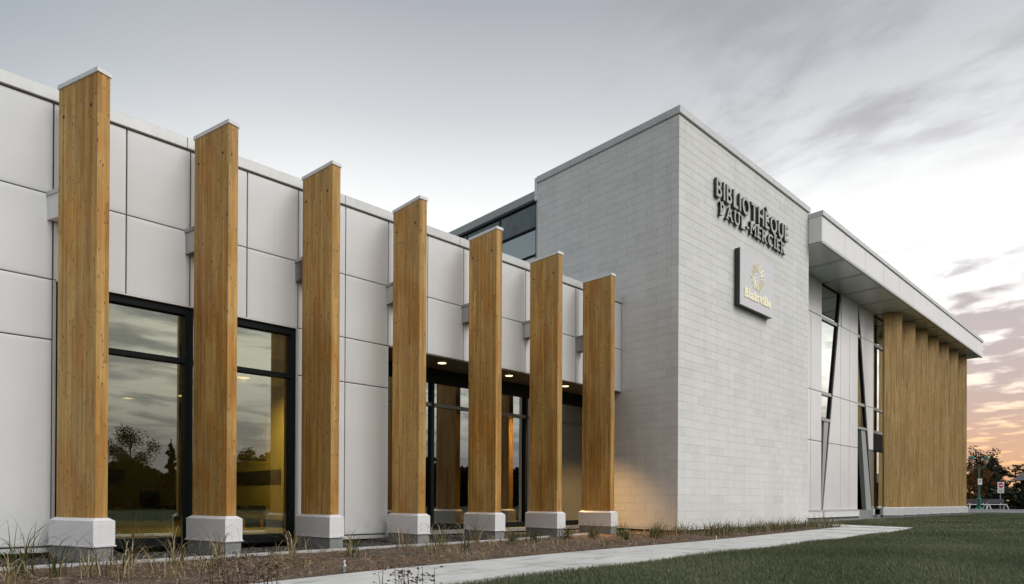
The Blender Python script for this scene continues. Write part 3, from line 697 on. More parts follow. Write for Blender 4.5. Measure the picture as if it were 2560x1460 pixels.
for j in range(4):
    z0, z1 = RZ[j]+h, RZ[j+1]-h
    for a, b in ((None, 26.20), (26.20, 27.15), (27.15, 28.10)):
        if a is None:
            l0, l1 = slantx(z0, *s1)+.05, slantx(z1, *s1)+.05
            pl = [(l0, z0), (max(b-h, l0+.001), z0), (max(b-h, l0+.001), z1), (l1, z1)] if l1 < b-h else [(l0, z0), (b-h, z0), (b-h, slantx(b-h, (l0, z0)[::1], (l1, z1)) if False else z0+(z1-z0)*(b-h-l0)/(l1-l0))]
            poly_panel(pl, YR, M['panel2'], rw)
        else:
            a_ = a+h
            if a == 26.20 and j == 3: a_ = 26.29
            poly_panel([(a_, z0), (b-h, z0), (b-h, z1), (a_, z1)], YR, M['panel2'], rw)
    l0, l1 = slantx(z0, *s2)+.05, slantx(z1, *s2)+.05
    if l0 < 28.93-h and l1 < 28.93-h: poly_panel([(l0, z0), (28.93-h, z0), (28.93-h, z1), (l1, z1)], YR, M['panel2'], rw)
    elif l1 < 28.93-h:
        zc = z0+(z1-z0)*(28.93-h-l0)/(l1-l0); poly_panel([(28.93-h, zc), (28.93-h, z1), (l1, z1)], YR, M['panel2'], rw)
    if l0 < 28.93: poly_panel([(28.93+h, z0), (29.99, z0), (29.99, z1), (28.93+h, z1)], YR, M['panel2'], rw)
    elif l0 < 29.95: 
        pl = [(l0, z0), (29.99, z0), (29.99, z1)] + ([(28.93+h, z1), (28.93+h, z0+(z1-z0)*(28.93+h-l0)/(l1-l0))] if l1 < 28.93 else [(l1, z1)])
        poly_panel(pl, YR, M['panel2'], rw)
for a, b in ((20.66, 24.36), (24.47, 28.12)):
    MB().box(a, b, YR-.06, YR+.02, .13, .345).box(a, b, YR-.085, YR+.02, .346, .368).box(a, b, YR-.08, YR+.02, .11, .129).build('base_flashing', M['white'], rw)
MB().box(29.86, 30.02, YR-.05, YR+.03, .12, .40).build('base_flashing', M['white'], rw)
MB().box(20.62, 44, YR+.02, YR+.3, -.05, .12).build('foundation', M['conc'], rw)
MB().box(28.14, 30.2, YR-.03, YR+.05, -.02, .36).build('foundation', M['conc'], rw)
# slanted windows
def slant_window(poly, bars, y):
    """dark glazing bounded by a quadrilateral; bars at given heights"""
    fo = MB()
    n = len(poly)
    for i in range(n):
        a, b = Vector(poly[i]), Vector(poly[(i+1) % n]); d = (b-a).normalized(); nn = Vector((-d.y, d.x))*.032
        fo.prism_y([tuple(a), tuple(b), tuple(b+nn), tuple(a+nn)], y+.001*i, y+.12)
    w_ = fo.build('window', M['frame'], rw)
    (xl, zb), (xr, _), (xr2, zt), (xl2, _) = poly
    for zz in bars:
        t0 = (zz-zb)/(zt-zb); a, b = xl+(xl2-xl)*t0, xr+(xr2-xr)*t0
        MB().box(a+.01, b-.01, y-.012, y+.07, zz-.06, zz+.06).build('transom', M['alu'], w_)
    MB().prism_y([(p[0], p[1]) for p in poly], y+.05, y+.06).build('pane', M['glass_far'], w_)
    return w_
z3 = 3.76
slant_window([(24.36, z3), (slantx(z3, *s1), z3), (s1[0][0], 8.74), (24.36, 8.74)], [7.46, 4.69], YR+.04)
slant_window([(28.12, z3), (slantx(z3, *s2), z3), (s2[0][0]+.02, 8.74), (28.12, 8.74)], [7.46, 4.69], YR+.04)
slant_window([(30.02, .35), (43.3, .35), (43.3, 8.74), (30.02, 8.74)], [7.46, 4.69, 3.70], YR+.06)
for k in range(7): MB().box(31.9+1.85*k-.04, 31.9+1.85*k+.04, YR+.02, YR+.1, .4, 8.7).build('mullion', M['frame'], rw)
MB().box(30.1, 43.2, YR+.0, YR+.12, 2.88, 3.62).build('spandrel_panel', M['frame'], rw)
for (xa, sl) in ((24.36, s1), (28.12, s2)):
    MB().box(xa, slantx(z3, *sl), YR-.01, YR+.14, z3-.10, z3).build('window_sill', M['alu'], rw)
# slanted grey columns under the windows, set back in the open gap
def leaning(p0, p1, wd, y):
    MB().prism_y([(p0[0], p0[1]), (p0[0]+wd, p0[1]), (p1[0]+wd, p1[1]), (p1[0], p1[1])], y, y+.25).build('leaning_column', M['greyclad'], rw)
leaning((24.46, .30), (25.09, z3-.1), .30, YR+.30) if False else None
MB().prism_y([(24.37, .36), (24.44, .36), (25.05, z3-.1), (24.62, z3-.1)], YR+.02, YR+.14).build('leaning_column', M['greyclad'], rw)
MB().prism_y([(29.25, .36), (29.91, .36), (29.06, z3-.1), (28.60, z3-.1)], YR+.03, YR+.2).build('leaning_column', M['greyclad'], rw)
MB().box(28.13, 29.9, YR+.45, YR+.46, .36, z3).build('pane', M['glass_far'], rw)
MB().box(24.3, 25.2, YR+.45, YR+.46, .36, z3).build('pane', M['glass_far'], rw)
# canopy
CY, CZ0, CZ1 = 7.74, 8.72, 9.55
fx = [20.59, 22.54, 24.50, 26.46, 28.41, 30.33, 32.28, 34.23, 36.18, 38.14, 40.08, 42.06, 43.45]
for a, b in zip(fx[:-1], fx[1:]): pillow_panel(a+.006, b-.006, CZ0+.05, CZ1, CY, M['panel2'], rw, 'fascia_panel', dep=.010)
MB().box(20.60, 43.44, CY+.045, CY+.3, CZ0+.03, CZ1).build('fascia_backing', M['alu'], rw)
MB().box(20.565, 20.589, CY+.012, 8.15, CZ0+.05, CZ1).build('end_panel', M['panel2'], rw)
MB().box(43.46, 43.48, CY+.012, 14, CZ0+.05, CZ1).build('end_panel', M['panel2'], rw)
MB().box(20.57, 43.46, CY+.004, CY+.09, CZ0-.002, CZ0+.045).build('drip_edge', M['alu'], rw)
for a, b in ((20.55, 23.6), (23.6, 26.7), (26.7, 29.8), (29.8, 32.9), (32.9, 36.0), (36.0, 39.1), (39.1, 41.5), (41.5, 43.5)):
    MB().bbox(a+.002, b-.002, CY-.04, CY+.5, CZ1+.006, CZ1+.16, .006).build('roof_flashing', M['flash'], rw)
MB().box(20.63, 43.4, CY+.5, 20, CZ1-.1, CZ1).build('roof', M['flash'], rw)
sx = [20.60]
while sx[-1] < 43.0: sx.append(min(sx[-1]+1.95, 43.4))
for a, b in zip(sx[:-1], sx[1:]):
    MB().box(a+.11 if a > 20.7 else a, b-.11, CY+.10, YR+.3, CZ0+.01, CZ0+.04).build('soffit_panel', M['soffit2'], rw)
    MB().box(b-.105, min(b+.105, 43.4), CY+.10, YR+.3, CZ0+.022, CZ0+.05).build('soffit_strip', M['greyclad'], rw)
# dim interior and end wall
MB().box(23.9, 43.3, 13, 13.1, .1, 8.7).build('inner_wall', M['indark'], rw)
MB().box(20.7, 43.3, 9.7, 13, 4.2, 4.5).build('upper_floor', M['indark'], rw)
MB().box(20.7, 43.3, 9.5, 13, 0, .12).build('ground_floor', M['infloor'], rw)
MB().box(43.3, 43.4, YR, 20, 0, 9.4).build('end_wall', M['white'], rw)
for x, y, z, lab in ((29.3, 10.4, 1.55, 'small orange lamp glowing low in the second slanted opening'), (24.6, 10.3, 2.4, 'small warm lamp glowing in the first slanted opening')):
    lt = thing('table_lamp', lab, 'lamp', (x, y, z))
    MB().lathe([(.03, -.12), (.09, -.1), (.05, .08), (.02, .1)], 12).build('lamp_shade', M['lamp'], lt)
    MB().tube([(0, 0, -z+.12), (0, 0, -.1)], .012).build('stand', M['black'], lt)
rc = thing('cafe_chair', 'small red-orange chair behind the glass, left of the right-hand fins', 'chair', (31.0, 10.2, .12), R(30))
MB().bbox(-.22, .22, -.22, .22, .42, .47, .015).build('seat', M['redchair'], rc); MB().bbox(-.22, .22, .19, .23, .5, .9, .015).build('backrest', M['redchair'], rc)
for dx in (-.2, .17):
    for dy in (-.2, .17): MB().box(dx, dx+.03, dy, dy+.03, 0, .42).build('leg', M['black'], rc)

# ------------------------------------------------------------------ timber fins
def fin_mesh_parts(D, T, H, z0=.46):
    """local origin at the front left corner on the ground; depth along +Y, thickness along +X"""
    parts = {}
    parts['timber'] = MB().bbox(0, T, 0, D, z0, H, .006)
    parts['cap'] = MB().bbox(-.012, T+.012, -.012, D+.012, H+.001, H+.055, .003)
    o = .055
    b = MB()
    b.box(-o, T+o, -o, D+o, .136, .424)
    # bevelled shoulder up to the timber
    b.add([(-o, -o, .425), (T+o, -o, .425), (T+o, D+o, .425), (-o, D+o, .425), (-.006, -.006, .462), (T+.006, -.006, .462), (T+.006, D+.006, .462), (-.006, D+.006, .462)],
          [(0,1,5,4), (1,2,6,5), (2,3,7,6), (3,0,4,7), (4,5,6,7)])
    parts['base_cladding'] = b
    parts['drip_flange'] = MB().box(-o-.012, T+o+.012, -o-.012, D+o+.012, .121, .1345)
    parts['concrete_plinth'] = MB().box(-o+.012, T+o-.012, -o+.012, D+o-.012, -.15, .120)
    return parts
ordn = ['first', 'second', 'third', 'fourth', 'fifth', 'sixth', 'seventh']
FR = [(1.639, 8.81, 20), (3.131, 8.805, 14), (4.638, 8.80, 7), (6.222, 8.79, 0.5), (7.939, 8.78, 0.3), (9.631, 8.785, 1), (11.405, 8.80, 2.8)]
extra = ['tallest-looking tall timber fin, at the far left of the facade', 'timber fin standing between the two panes of the large left window', 'timber fin at the right end of the large left window, by the white pier', 'timber fin at the left edge of the dark recess', 'timber fin in the middle of the recess, its side lit orange', 'timber fin left of the last one, before the dark glazing', 'timber fin nearest the white block tower, last of the left row']
T_, D_, H_ = .145, .795, 5.715
proto = None
for i, (x, y, a) in enumerate(FR):
    lab = ordn[i] + ' ' + extra[i] if i else extra[i]
    if proto is None:
        t_ = thing('timber_fin', lab, 'timber fin', (x, y, 0), R(a), 'timber fins along the low wing')
        for k, m in fin_mesh_parts(D_, T_, H_).items():
            m.build(k, {'timber': M['wood'], 'cap': M['white'], 'concrete_plinth': M['conc']}.get(k, M['white']), t_)
        for (yy, zz) in ((D_-.11, H_-.36), (.13, H_-.36)):
            bm = MB().tube([(-.006, yy, zz), (.03, yy, zz)], .017, 10); bm.build('bolt', M['black'], t_)
        proto = t_
    else:
        t_ = copy_tree(proto); t_.location = (x, y, 0); t_.rotation_euler = (0, 0, R(a)); t_['label'] = lab
    # metal-clad bracket carrying on the line of the fin back to the wall
    ca_, sa_ = math.cos(R(a)), math.sin(R(a))
    def wall_y(lx): return (YW-.002-y-lx*sa_)/ca_      # local depth at which the wall face is met
    xa, xb = .005, T_+.055
    m = MB().prism([(xa, D_+.003), (xb, D_+.003), (xb, wall_y(xb)), (xa, wall_y(xa))], 4.165, 4.46); m.build('bracket', M['white'], t_)
    m = MB().prism([(xa-.012, D_+.003), (xb+.012, D_+.003), (xb+.012, wall_y(xb+.012)), (xa-.012, wall_y(xa-.012))], 4.461, 4.515); m.build('bracket_flashing', M['flash'], t_)

# right-hand fins under the canopy
proto = None
for i in range(7):
    # front right corner of each fin; wide face turned 45 degrees towards the lawn
    fxr, fyr = 30.656+1.915*i, 8.25-.008*i
    lab = ordn[i] + ' timber fin from the left in the overlapping row under the canopy'
    if i == 0: lab = 'leftmost timber fin of the overlapping row under the roof canopy, beside the glass'
    if i == 6: lab = 'rightmost timber fin of the overlapping row under the roof canopy, at the building end'
    if proto is None:
        t_ = thing('canopy_fin', lab, 'timber fin', (fxr, fyr, 0), R(45), 'timber fins under the canopy')
        for k, m in fin_mesh_parts(.745, .135, 8.722).items():
            if k == 'cap': continue
            m.build(k, {'timber': M['wood2'], 'concrete_plinth': M['conc']}.get(k, M['white']), t_)
        for (yy, zz) in ((.745-.11, 8.2), (.13, 8.2)): MB().tube([(-.006, yy, zz), (.03, yy, zz)], .017, 10).build('bolt', M['black'], t_)
        proto = t_
    else:
        t_ = copy_tree(proto); t_.location = (fxr, fyr, 0); t_['label'] = lab

# ------------------------------------------------------------------ lettering
def glyph(ch, size, depth, bold):
    cu = bpy.data.curves.new('glyph', 'FONT'); cu.body = ch; cu.size = size; cu.extrude = depth/2; cu.offset = bold; cu.resolution_u = 4
    o = bpy.data.objects.new('glyph', cu); C.objects.link(o)
    dg = bpy.context.evaluated_depsgraph_get(); me = bpy.data.meshes.new_from_object(o.evaluated_get(dg))
    bpy.data.objects.remove(o); bpy.data.curves.remove(cu)
    return me
def letters(root, text, x0, x1, zb, cap, y, depth, face_mat, side_mat, bold, serif=0.0, gap=.05, squeeze=None):
    """text in the XZ plane facing -Y, each letter one mesh; optional slab serifs"""
    size = cap/.70
    meshes = [(c, glyph(c, size, depth, bold)) for c in text]
    ws = []
    for c, me in meshes:
        xs = [v.co.x for v in me.vertices]; ws.append((min(xs), max(xs)))
    tot = sum(b-a for a, b in ws)+gap*(len(ws)-1)
    k = (x1-x0)/tot
    stems = {'P': 'l', 'A': 'ab', 'U': 'tt', 'L': 'l', 'M': 'M', 'E': 'l', 'R': 'lr', 'I': 'i', 'B': 'l', 'l': 'i', 'i': 'ib', 'n': 'nb', 'v': 'tt', 'a': '', 'e': '', 'C': '', '-': ''}
    x = x0
    for (c, me), (a, b) in zip(meshes, ws):
        wd = (b-a)*k
        for v in me.vertices:
            lx, ly, lz = v.co; v.co = (x+(lx-a)*k, y-lz, zb+ly)
        me.materials.clear(); me.materials.append(face_mat); me.materials.append(side_mat); me.update()
        for p in me.polygons: p.material_index = 0 if p.normal.y < -.8 else 1
        me.validate()
        if serif:
            mm = MB(); sh = cap*.13; sw = cap*.16; zt = zb+cap
            if c in 'aeC-': mm = None
            elif c.islower():
                xh = cap*.74; top = cap*1.03 if c == 'l' else xh
                if c in 'li': mm.box(x-sw*.8, x+wd+sw*.8, y-depth/2-.002, y+depth/2, zb-.001, zb+sh).box(x-sw*.8, x+wd*.5, y-depth/2-.002, y+depth/2, zb+top-sh, zb+top)
                if c == 'n': mm.box(x-sw*.6, x+wd*.38, y-depth/2-.002, y+depth/2, zb-.001, zb+sh).box(x+wd*.62, x+wd+sw*.6, y-depth/2-.002, y+depth/2, zb-.001, zb+sh).box(x-sw*.6, x+wd*.2, y-depth/2-.002, y+depth/2, zb+xh-sh, zb+xh)
                if c == 'v': mm.box(x-sw*.6, x+wd*.36, y-depth/2-.002, y+depth/2, zb+xh-sh, zb+xh).box(x+wd*.64, x+wd+sw*.6, y-depth/2-.002, y+depth/2, zb+xh-sh, zb+xh)
            else:
                stw = cap*.2
                def bar(xa, xb, za): mm.box(xa, xb, y-depth/2-.002, y+depth/2, za, za+sh*.8)
                if c in 'PLERBI':
                    bar(x-sw*.7, x+stw+sw*.5 if c != 'I' else x+wd+sw*.7, zb-.002); bar(x-sw*.7, x+stw+sw*.5 if c != 'I' else x+wd+sw*.7, zt-sh*.8+.002)
                if c == 'R': bar(x+wd*.72, x+wd+sw*.6, zb-.002)
                if c == 'P': pass
                if c == 'A': bar(x-sw*.6, x+wd*.30, zb-.002); bar(x+wd*.70, x+wd+sw*.6, zb-.002)
                if c == 'U': bar(x-sw*.6, x+wd*.36, zt-sh*.8+.002); bar(x+wd*.64, x+wd+sw*.6, zt-sh*.8+.002)
                if c == 'M': bar(x-sw*.6, x+wd*.28, zb-.002); bar(x+wd*.72, x+wd+sw*.6, zb-.002); bar(x-sw*.6, x+wd*.2, zt-sh*.8+.002); bar(x+wd*.8, x+wd+sw*.6, zt-sh*.8+.002)
            if mm is not None and mm.v:
                import bmesh
                bm = bmesh.new(); bm.from_mesh(me); m2 = mm.mesh('s', [face_mat, side_mat])
                for p in m2.polygons: p.material_index = 0 if p.normal.y < -.8 else 1
                bm.from_mesh(m2); bm.to_mesh(me); bm.free()
        link('letter', me, root); x += wd+gap*k
    return k
l1 = thing('library_lettering', 'upper sign line of raised grey sans-serif capitals reading BIBLIOTHÈQUE on the block tower', 'lettering', group=None)
letters(l1, 'BIBLIOTHÈQUE', 14.70, 18.90, 8.35, .45, 8.105, .07, M['letter_face'], M['sign_side'], .012, gap=.10)
l2 = thing('name_lettering', 'lower sign line of raised grey slab-serif capitals reading PAUL-MERCIER', 'lettering')
letters(l2, 'PAUL-MERCIER', 14.92, 18.72, 7.93, .325, 8.11, .06, M['letter_face'], M['sign_side'], .008, serif=1, gap=.10)
sg = thing('logo_sign_box', 'square grey sign box with a cream lit flower emblem and the word Blainville', 'sign')
MB().box(15.792, 17.722, 8.004, 8.15, 5.845, 7.325).build('box_side', M['sign_side'], sg)
MB().bbox(15.785, 17.73, 7.985, 8.003, 5.838, 7.332, .003).build('box_face', M['sign_face'], sg)
letters(sg, 'Blainville', 16.02, 17.53, 6.09, .235, 7.972, .02, M['cream'], M['cream'], .007, serif=1, gap=.045)
emb = MB(); NP = 14
for k in range(NP):
    th = 2*math.pi*k/NP + .11; c, s = math.cos(th), math.sin(th)
    R1, R0, hw = (.40 if k % 2 else .36), .15, .062
    pts = []
    for q in range(13):
        u = q/12
        ang = math.pi*u
        # hairpin loop: up one side, round the tip, partly back
        if u < .45: rr = R0+(R1-hw-R0)*(u/.45); lat = -hw*.75
        elif u < .8: a2 = (u-.45)/.35*math.pi; rr = R1-hw+hw*math.sin(a2); lat = -hw*.75*math.cos(a2)
        else: rr = R1-hw-(R1-R0)*.45*((u-.8)/.2); lat = hw*.75*(1-.6*(u-.8)/.2)
        pts.append((16.77+c*rr-s*lat, 7.974, 6.765+s*rr+c*lat))
    emb.tube(pts, .011, 5)
emb.build('flower_emblem', M['cream'], sg)

# ------------------------------------------------------------------ gravel, mulch, lawn blades
def stones(n, fx0, fx1, yfn, smin, smax, name, label_kind, mat, zoff=0):
    X = rng.uniform(fx0, fx1, n); a = np.array([yfn(v)[0] for v in X]); b = np.array([yfn(v)[1] for v in X]); Y = a+(b-a)*rng.random(n)
    s = rng.uniform(smin, smax, n)
    base = np.array([(1,0,0),(-1,0,0),(0,1,0),(0,-1,0),(0,0,1),(0,0,-1)], float)
    F = np.array([(0,2,4),(2,1,4),(1,3,4),(3,0,4),(2,0,5),(1,2,5),(3,1,5),(0,3,5)])
    th = rng.uniform(0, 6.28, n); sc3 = rng.uniform(.6, 1.1, (n, 3))*s[:, None]; sc3[:, 2] *= .65
    v = base[None]*sc3[:, None, :] + rng.uniform(-.25, .25, (n, 6, 3))*s[:, None, None]
    c, s_ = np.cos(th)[:, None], np.sin(th)[:, None]
    vx = v[..., 0]*c-v[..., 1]*s_; vy = v[..., 0]*s_+v[..., 1]*c
    v = np.stack([vx+X[:, None], vy+Y[:, None], v[..., 2]+zoff+rng.uniform(0, .012, n)[:, None]], -1)
    fc = (F[None]+6*np.arange(n)[:, None, None]).reshape(-1, 3)
    tone = np.repeat(rng.beta(1.6, 2.2, n), 8)
    return link(name, np_mesh(name, v.reshape(-1, 3), fc, [mat], tone))
g1 = stones(24000, -1, 13.1, lambda X: (edge_y(X)+.03, YW+.02 if X < 6.3 else 10.7), .010, .024, 'gravel', '', M['gravel'], -.062); tag(g1, kind='stuff', label='loose dark grey gravel between the fins and the wing', cat='gravel')
def strips(n, X, Y, L, W, th, tilt, z, curl=0):
    """n flat little blades lying about: quads"""
    dx, dy = np.cos(th)*np.cos(tilt), np.sin(th)*np.cos(tilt); dz = np.sin(tilt)
    px_, py_ = -np.sin(th), np.cos(th)
    c = np.stack([X, Y, z], -1); d = np.stack([dx, dy, dz], -1)*L[:, None]/2; p = np.stack([px_, py_, rng.uniform(-.4, .4, n)], -1)*W[:, None]/2
    v = np.stack([c-d-p, c+d-p, c+d+p, c-d+p], 1)
    return v.reshape(-1, 3), np.arange(4*n).reshape(-1, 4)
n = 26000
X = -1.5+21.3*rng.random(n)**1.25; Yt = np.array([path_up(a)+.02 for a in X]); Yb = np.array([edge_y(a)-.04 if a < 13.05 else 8.14 for a in X]); Y = Yt+(Yb-Yt)*rng.random(n)
L = rng.gamma(2.2, .012, n)+.01; W = rng.uniform(.003, .010, n)
v, fcs = strips(n, X, Y, L, W, rng.uniform(0, 6.28, n), rng.normal(.05, .28, n), .022+rng.random(n)*.02+gza(X))
tag(link('mulch', np_mesh('mulch', v, fcs, [M['chips']], rng.beta(1.5, 1.6, n))), 'brown wood-chip mulch and dead straw scattered over the planting bed', 'mulch', kind='stuff')

def lawn(n, xs, ys, hmin, hmax, wid, name, label):
    H = rng.uniform(hmin, hmax, n)*(1+.25*np.sin(xs*1.7+np.sin(ys*2.1))); th = rng.uniform(0, 6.28, n); lean = rng.uniform(.1, .9, n)*H
    dx, dy = np.cos(th), np.sin(th); px_, py_ = -dy*wid/2, dx*wid/2
    b = np.stack([xs, ys, gza(xs)-.02], -1); m_ = b+np.stack([dx*lean*.35, dy*lean*.35, H*.62], -1); tp = b+np.stack([dx*lean, dy*lean, H], -1)
    p = np.stack([px_, py_, np.zeros(n)], -1)
    v = np.stack([b-p, b+p, m_+p*.8, m_-p*.8, tp], 1).reshape(-1, 3)
    i5 = 5*np.arange(n)[:, None]
    f4 = np.concatenate([i5+np.array([0, 1, 2]), i5+np.array([0, 2, 3]), i5+np.array([3, 2, 4])], 0)
    patch = .5+.5*np.sin(xs*.9+1.3*np.sin(ys*1.1+.7))*np.sin(ys*1.4+np.sin(xs*.6))
    tn = np.clip(rng.beta(1.6, 2.6, n)*.72+patch*.30, 0, 1); tone = np.concatenate([tn, tn, np.clip(tn+.08, 0, 1)])
    return tag(link(name, np_mesh(name, v, f4, [M['grass']], tone)), label, 'grass', kind='stuff')
def sample_lawn(n, x0, x1, pw):
    X = x0+(x1-x0)*rng.random(n)**pw
    lo = .118*X-.5; hi = np.array([path_lo(a)-.01 if a < 20.2 else (5.16+(a-20.25)*2.6 if a < 21.4 else 8.12+(a-21.4)*.12) for a in X]); hi = np.minimum(hi, 8.62)
    Y = lo+(hi-lo)*rng.random(n); keep = hi > lo
    return X[keep], Y[keep]
X, Y = sample_lawn(210000, 2.6, 16, 1.35)
# ragged edge over the path
lawn(len(X), X, Y+rng.normal(0, .015, len(X)), .025, .065, .0045, 'lawn_grass', 'dark green lawn of short mown blades in front of the path')
X, Y = sample_lawn(90000, 14.5, 52, 1.3)
lawn(len(X), X, Y, .03, .06, .014, 'far_lawn_grass', 'distant dark green lawn beside the right wing')

# ------------------------------------------------------------------ ornamental grasses
def grass_clump(nb, hgt, spread, dry, wid=.007, droop=1.0, seg=6):
    m = MB()
    for _ in range(nb):
        th = random.uniform(0, 6.283); L = hgt*random.uniform(.55, 1.25); up0 = random.uniform(.75, 1.0)
        bx, by = random.gauss(0, spread*.22), random.gauss(0, spread*.22)
        tone = random.uniform(.62, 1.0) if random.random() < dry else random.uniform(0, .5)
        el = R(random.uniform(62, 88)); dr = R(random.uniform(8, 30))*droop
        p = Vector((bx, by, -.01)); c = []; wv = wid*random.uniform(.6, 1.3); side = Vector((-math.sin(th), math.cos(th), random.uniform(-.3, .3)))
        for k in range(seg+1):
            u = k/seg; ww = wv*(1-.85*u**1.5)
            c.append((p-side*ww/2, p+side*ww/2))
            p = p + Vector((math.cos(th)*math.cos(el), math.sin(th)*math.cos(el), math.sin(el)))*(L/seg)
            el -= dr*(.3+1.5*u)
            if p.z < .01: p.z = .01
        vs = [q for pr in c for q in pr]
        m.add(vs, [(2*k, 2*k+1, 2*k+3, 2*k+2) for k in range(seg)], tone)
    return m
clumps = [ # x, y, blades, height, spread, dryness, label
 (.75, 7.05, 26, .50, .10, .25, 'tall dark green grass clump at the far left edge of the bed'),
 (1.02, 7.0, 20, .52, .12, .35, 'arching grass clump just left of the first fin base'),
 (.60, 6.3, 26, .30, .2, .8, 'low dry grass clump at the bottom left corner'),
 (1.62, 7.15, 22, .45, .12, .45, 'arching grass clump in front of the first fin base'),
 (1.20, 6.6, 24, .34, .18, .7, 'dry grass clump in front of the gap left of the first fin'),
 (.42, 6.75, 22, .52, .12, .5, 'rangy half-green grass clump at the lower left corner behind the low dry clump'),
 (1.38, 6.35, 24, .36, .2, .85, 'sprawling pale dry clump at the bottom edge below the first fin base'),
 (2.10, 7.35, 26, .46, .12, .55, 'arching grass clump in front of the left window pane'),
 (1.75, 6.35, 22, .30, .2, .75, 'low straw-coloured clump nearest the camera below the first fin'),
 (2.55, 7.45, 16, .55, .10, .8, 'thin tall straw clump in front of the second fin base'),
 (2.15, 6.55, 18, .25, .18, .6, 'short half-dry clump in the middle of the bed below the left pane'),
 (3.35, 7.3, 22, .44, .12, .85, 'pale dry grass clump between the second and third fins'),
 (2.95, 6.65, 12, .22, .12, .8, 'small flattened dry clump below the second fin'),
 (3.95, 6.95, 26, .36, .10, .45, 'upright olive grass clump in front of the third fin base'),
 (4.95, 7.35, 16, .44, .12, .75, 'thin dry clump in front of the white pier'),
 (5.0, 6.75, 18, .26, .12, .5, 'small green clump between the third and fourth fins'),
 (5.75, 7.55, 24, .50, .12, .7, 'arching dry clump covering the fourth fin base'),
 (5.65, 6.85, 22, .42, .10, .45, 'green grass clump below the fourth fin'),
 (6.6, 7.75, 14, .55, .10, .85, 'thin straw clump right of the fourth fin base'),
 (6.35, 7.0, 16, .26, .16, .9, 'flattened straw clump between the fourth and fifth fins'),
 (7.2, 7.55, 28, .26, .12, .15, 'green tuft left of the fifth fin base'),
 (7.75, 7.6, 28, .28, .12, .15, 'dark green tuft in front of the fifth fin base'),
 (7.3, 6.6, 18, .22, .18, .9, 'low sprawling straw clump below the fifth fin'),
 (8.6, 7.6, 30, .32, .12, .15, 'green tuft right of the fifth fin base'),
 (9.3, 7.55, 32, .34, .12, .15, 'dense green tuft in front of the sixth fin base'),
 (9.2, 6.75, 30, .30, .12, .25, 'green tuft in the middle of the bed below the sixth fin'),
 (10.2, 7.6, 30, .34, .12, .15, 'green tuft left of the seventh fin base'),
 (10.3, 6.85, 30, .34, .12, .25, 'green tuft in the middle of the bed below the seventh fin'),
 (11.0, 7.35, 32, .36, .12, .2, 'green tuft in front of the seventh fin base'),
]
random.seed(11)
for (x, y, nb, hh, sp, dry, lab) in clumps:
    o = grass_clump(int(nb*(1.3 if dry > .3 else 2.3)), hh*(1.35 if dry > .3 else 1.2), sp*(1.5 if dry > .3 else 2.4), dry, .0105, 1.5 if dry > .3 else 1.1).build('ornamental_grass', M['blade'], None, (x*1.08, y*1.08, gz(x*1.08)+.01), random.uniform(0, 6), tone=True)
    tag(o, lab, 'ornamental grass', 'ornamental grass clumps in the bed', 'thing')
protos = [grass_clump(44, .42, .62, .30, .012, 1.6).mesh('ornamental_grass', M['blade'], tone=True) for _ in range(5)]
k = 0; xx = 12.2
while xx < 20.3:
    for yy in (7.85, 7.2):
        if yy < 7.4 and random.random() < .2: continue
        if True:
            o = link('ornamental_grass', protos[k % 5], None, (xx+random.uniform(-.14, .14)+(.2 if yy < 7.4 else 0), yy+random.uniform(-.25, .2), gz(xx)), random.uniform(0, 6.28))
            s_ = random.uniform(.75, 1.2); o.scale = (s_, s_, s_*random.uniform(.85, 1.15))
            zone = 'near the tower corner' if xx < 14.8 else 'midway along the tower' if xx < 17.6 else 'by the path turn'
            row = 'front row beside the path' if yy < 7.4 else 'back row against the block wall'
            tag(o, 'olive grass tuft in the %s, %s' % (row, zone), 'ornamental grass', 'grass tufts in the %s %s' % (row, zone), 'thing'); k += 1
    xx += .44
wm = MB()
for k in range(90):
    X_ = -.6+13.0*random.random()**1.2; Y_ = random.uniform(path_up(X_)+.2, edge_y(min(X_, 13))+.15)
    g_ = grass_clump(random.randint(5, 11), random.uniform(.12, .30), .22, random.choice((.5, .95, .95)), .008, 1.9)
    o_ = len(wm.v); wm.v += [(p_[0]+X_, p_[1]+Y_, p_[2]+gz(X_)) for p_ in map(tuple, g_.v)]; wm.f += [tuple(i_+o_ for i_ in q_) for q_ in g_.f]; wm.mi += g_.mi; wm.t += g_.t
tag(wm.build('dry_wisps', M['blade'], tone=True), 'limp dry grass wisps strewn through the planting bed', 'dry grass', kind='stuff')
# sparse fallen straw stalks
n = 900
X = -1.+19*rng.random(n)**1.3; Y = np.array([path_up(a)+.1+(edge_y(min(a, 13))-path_up(a)-.2)*rng.random() for a in X])
v, fcs = strips(n, X, Y, rng.uniform(.06, .22, n), rng.uniform(.003, .006, n), rng.uniform(0, 6.28, n), rng.normal(.02, .15, n), .035+rng.random(n)*.02+gza(X))
tag(link('straw_litter', np_mesh('straw_litter', v, fcs, [M['straw']])), 'scattered dry straw stalks lying on the planting bed', 'straw', kind='stuff')

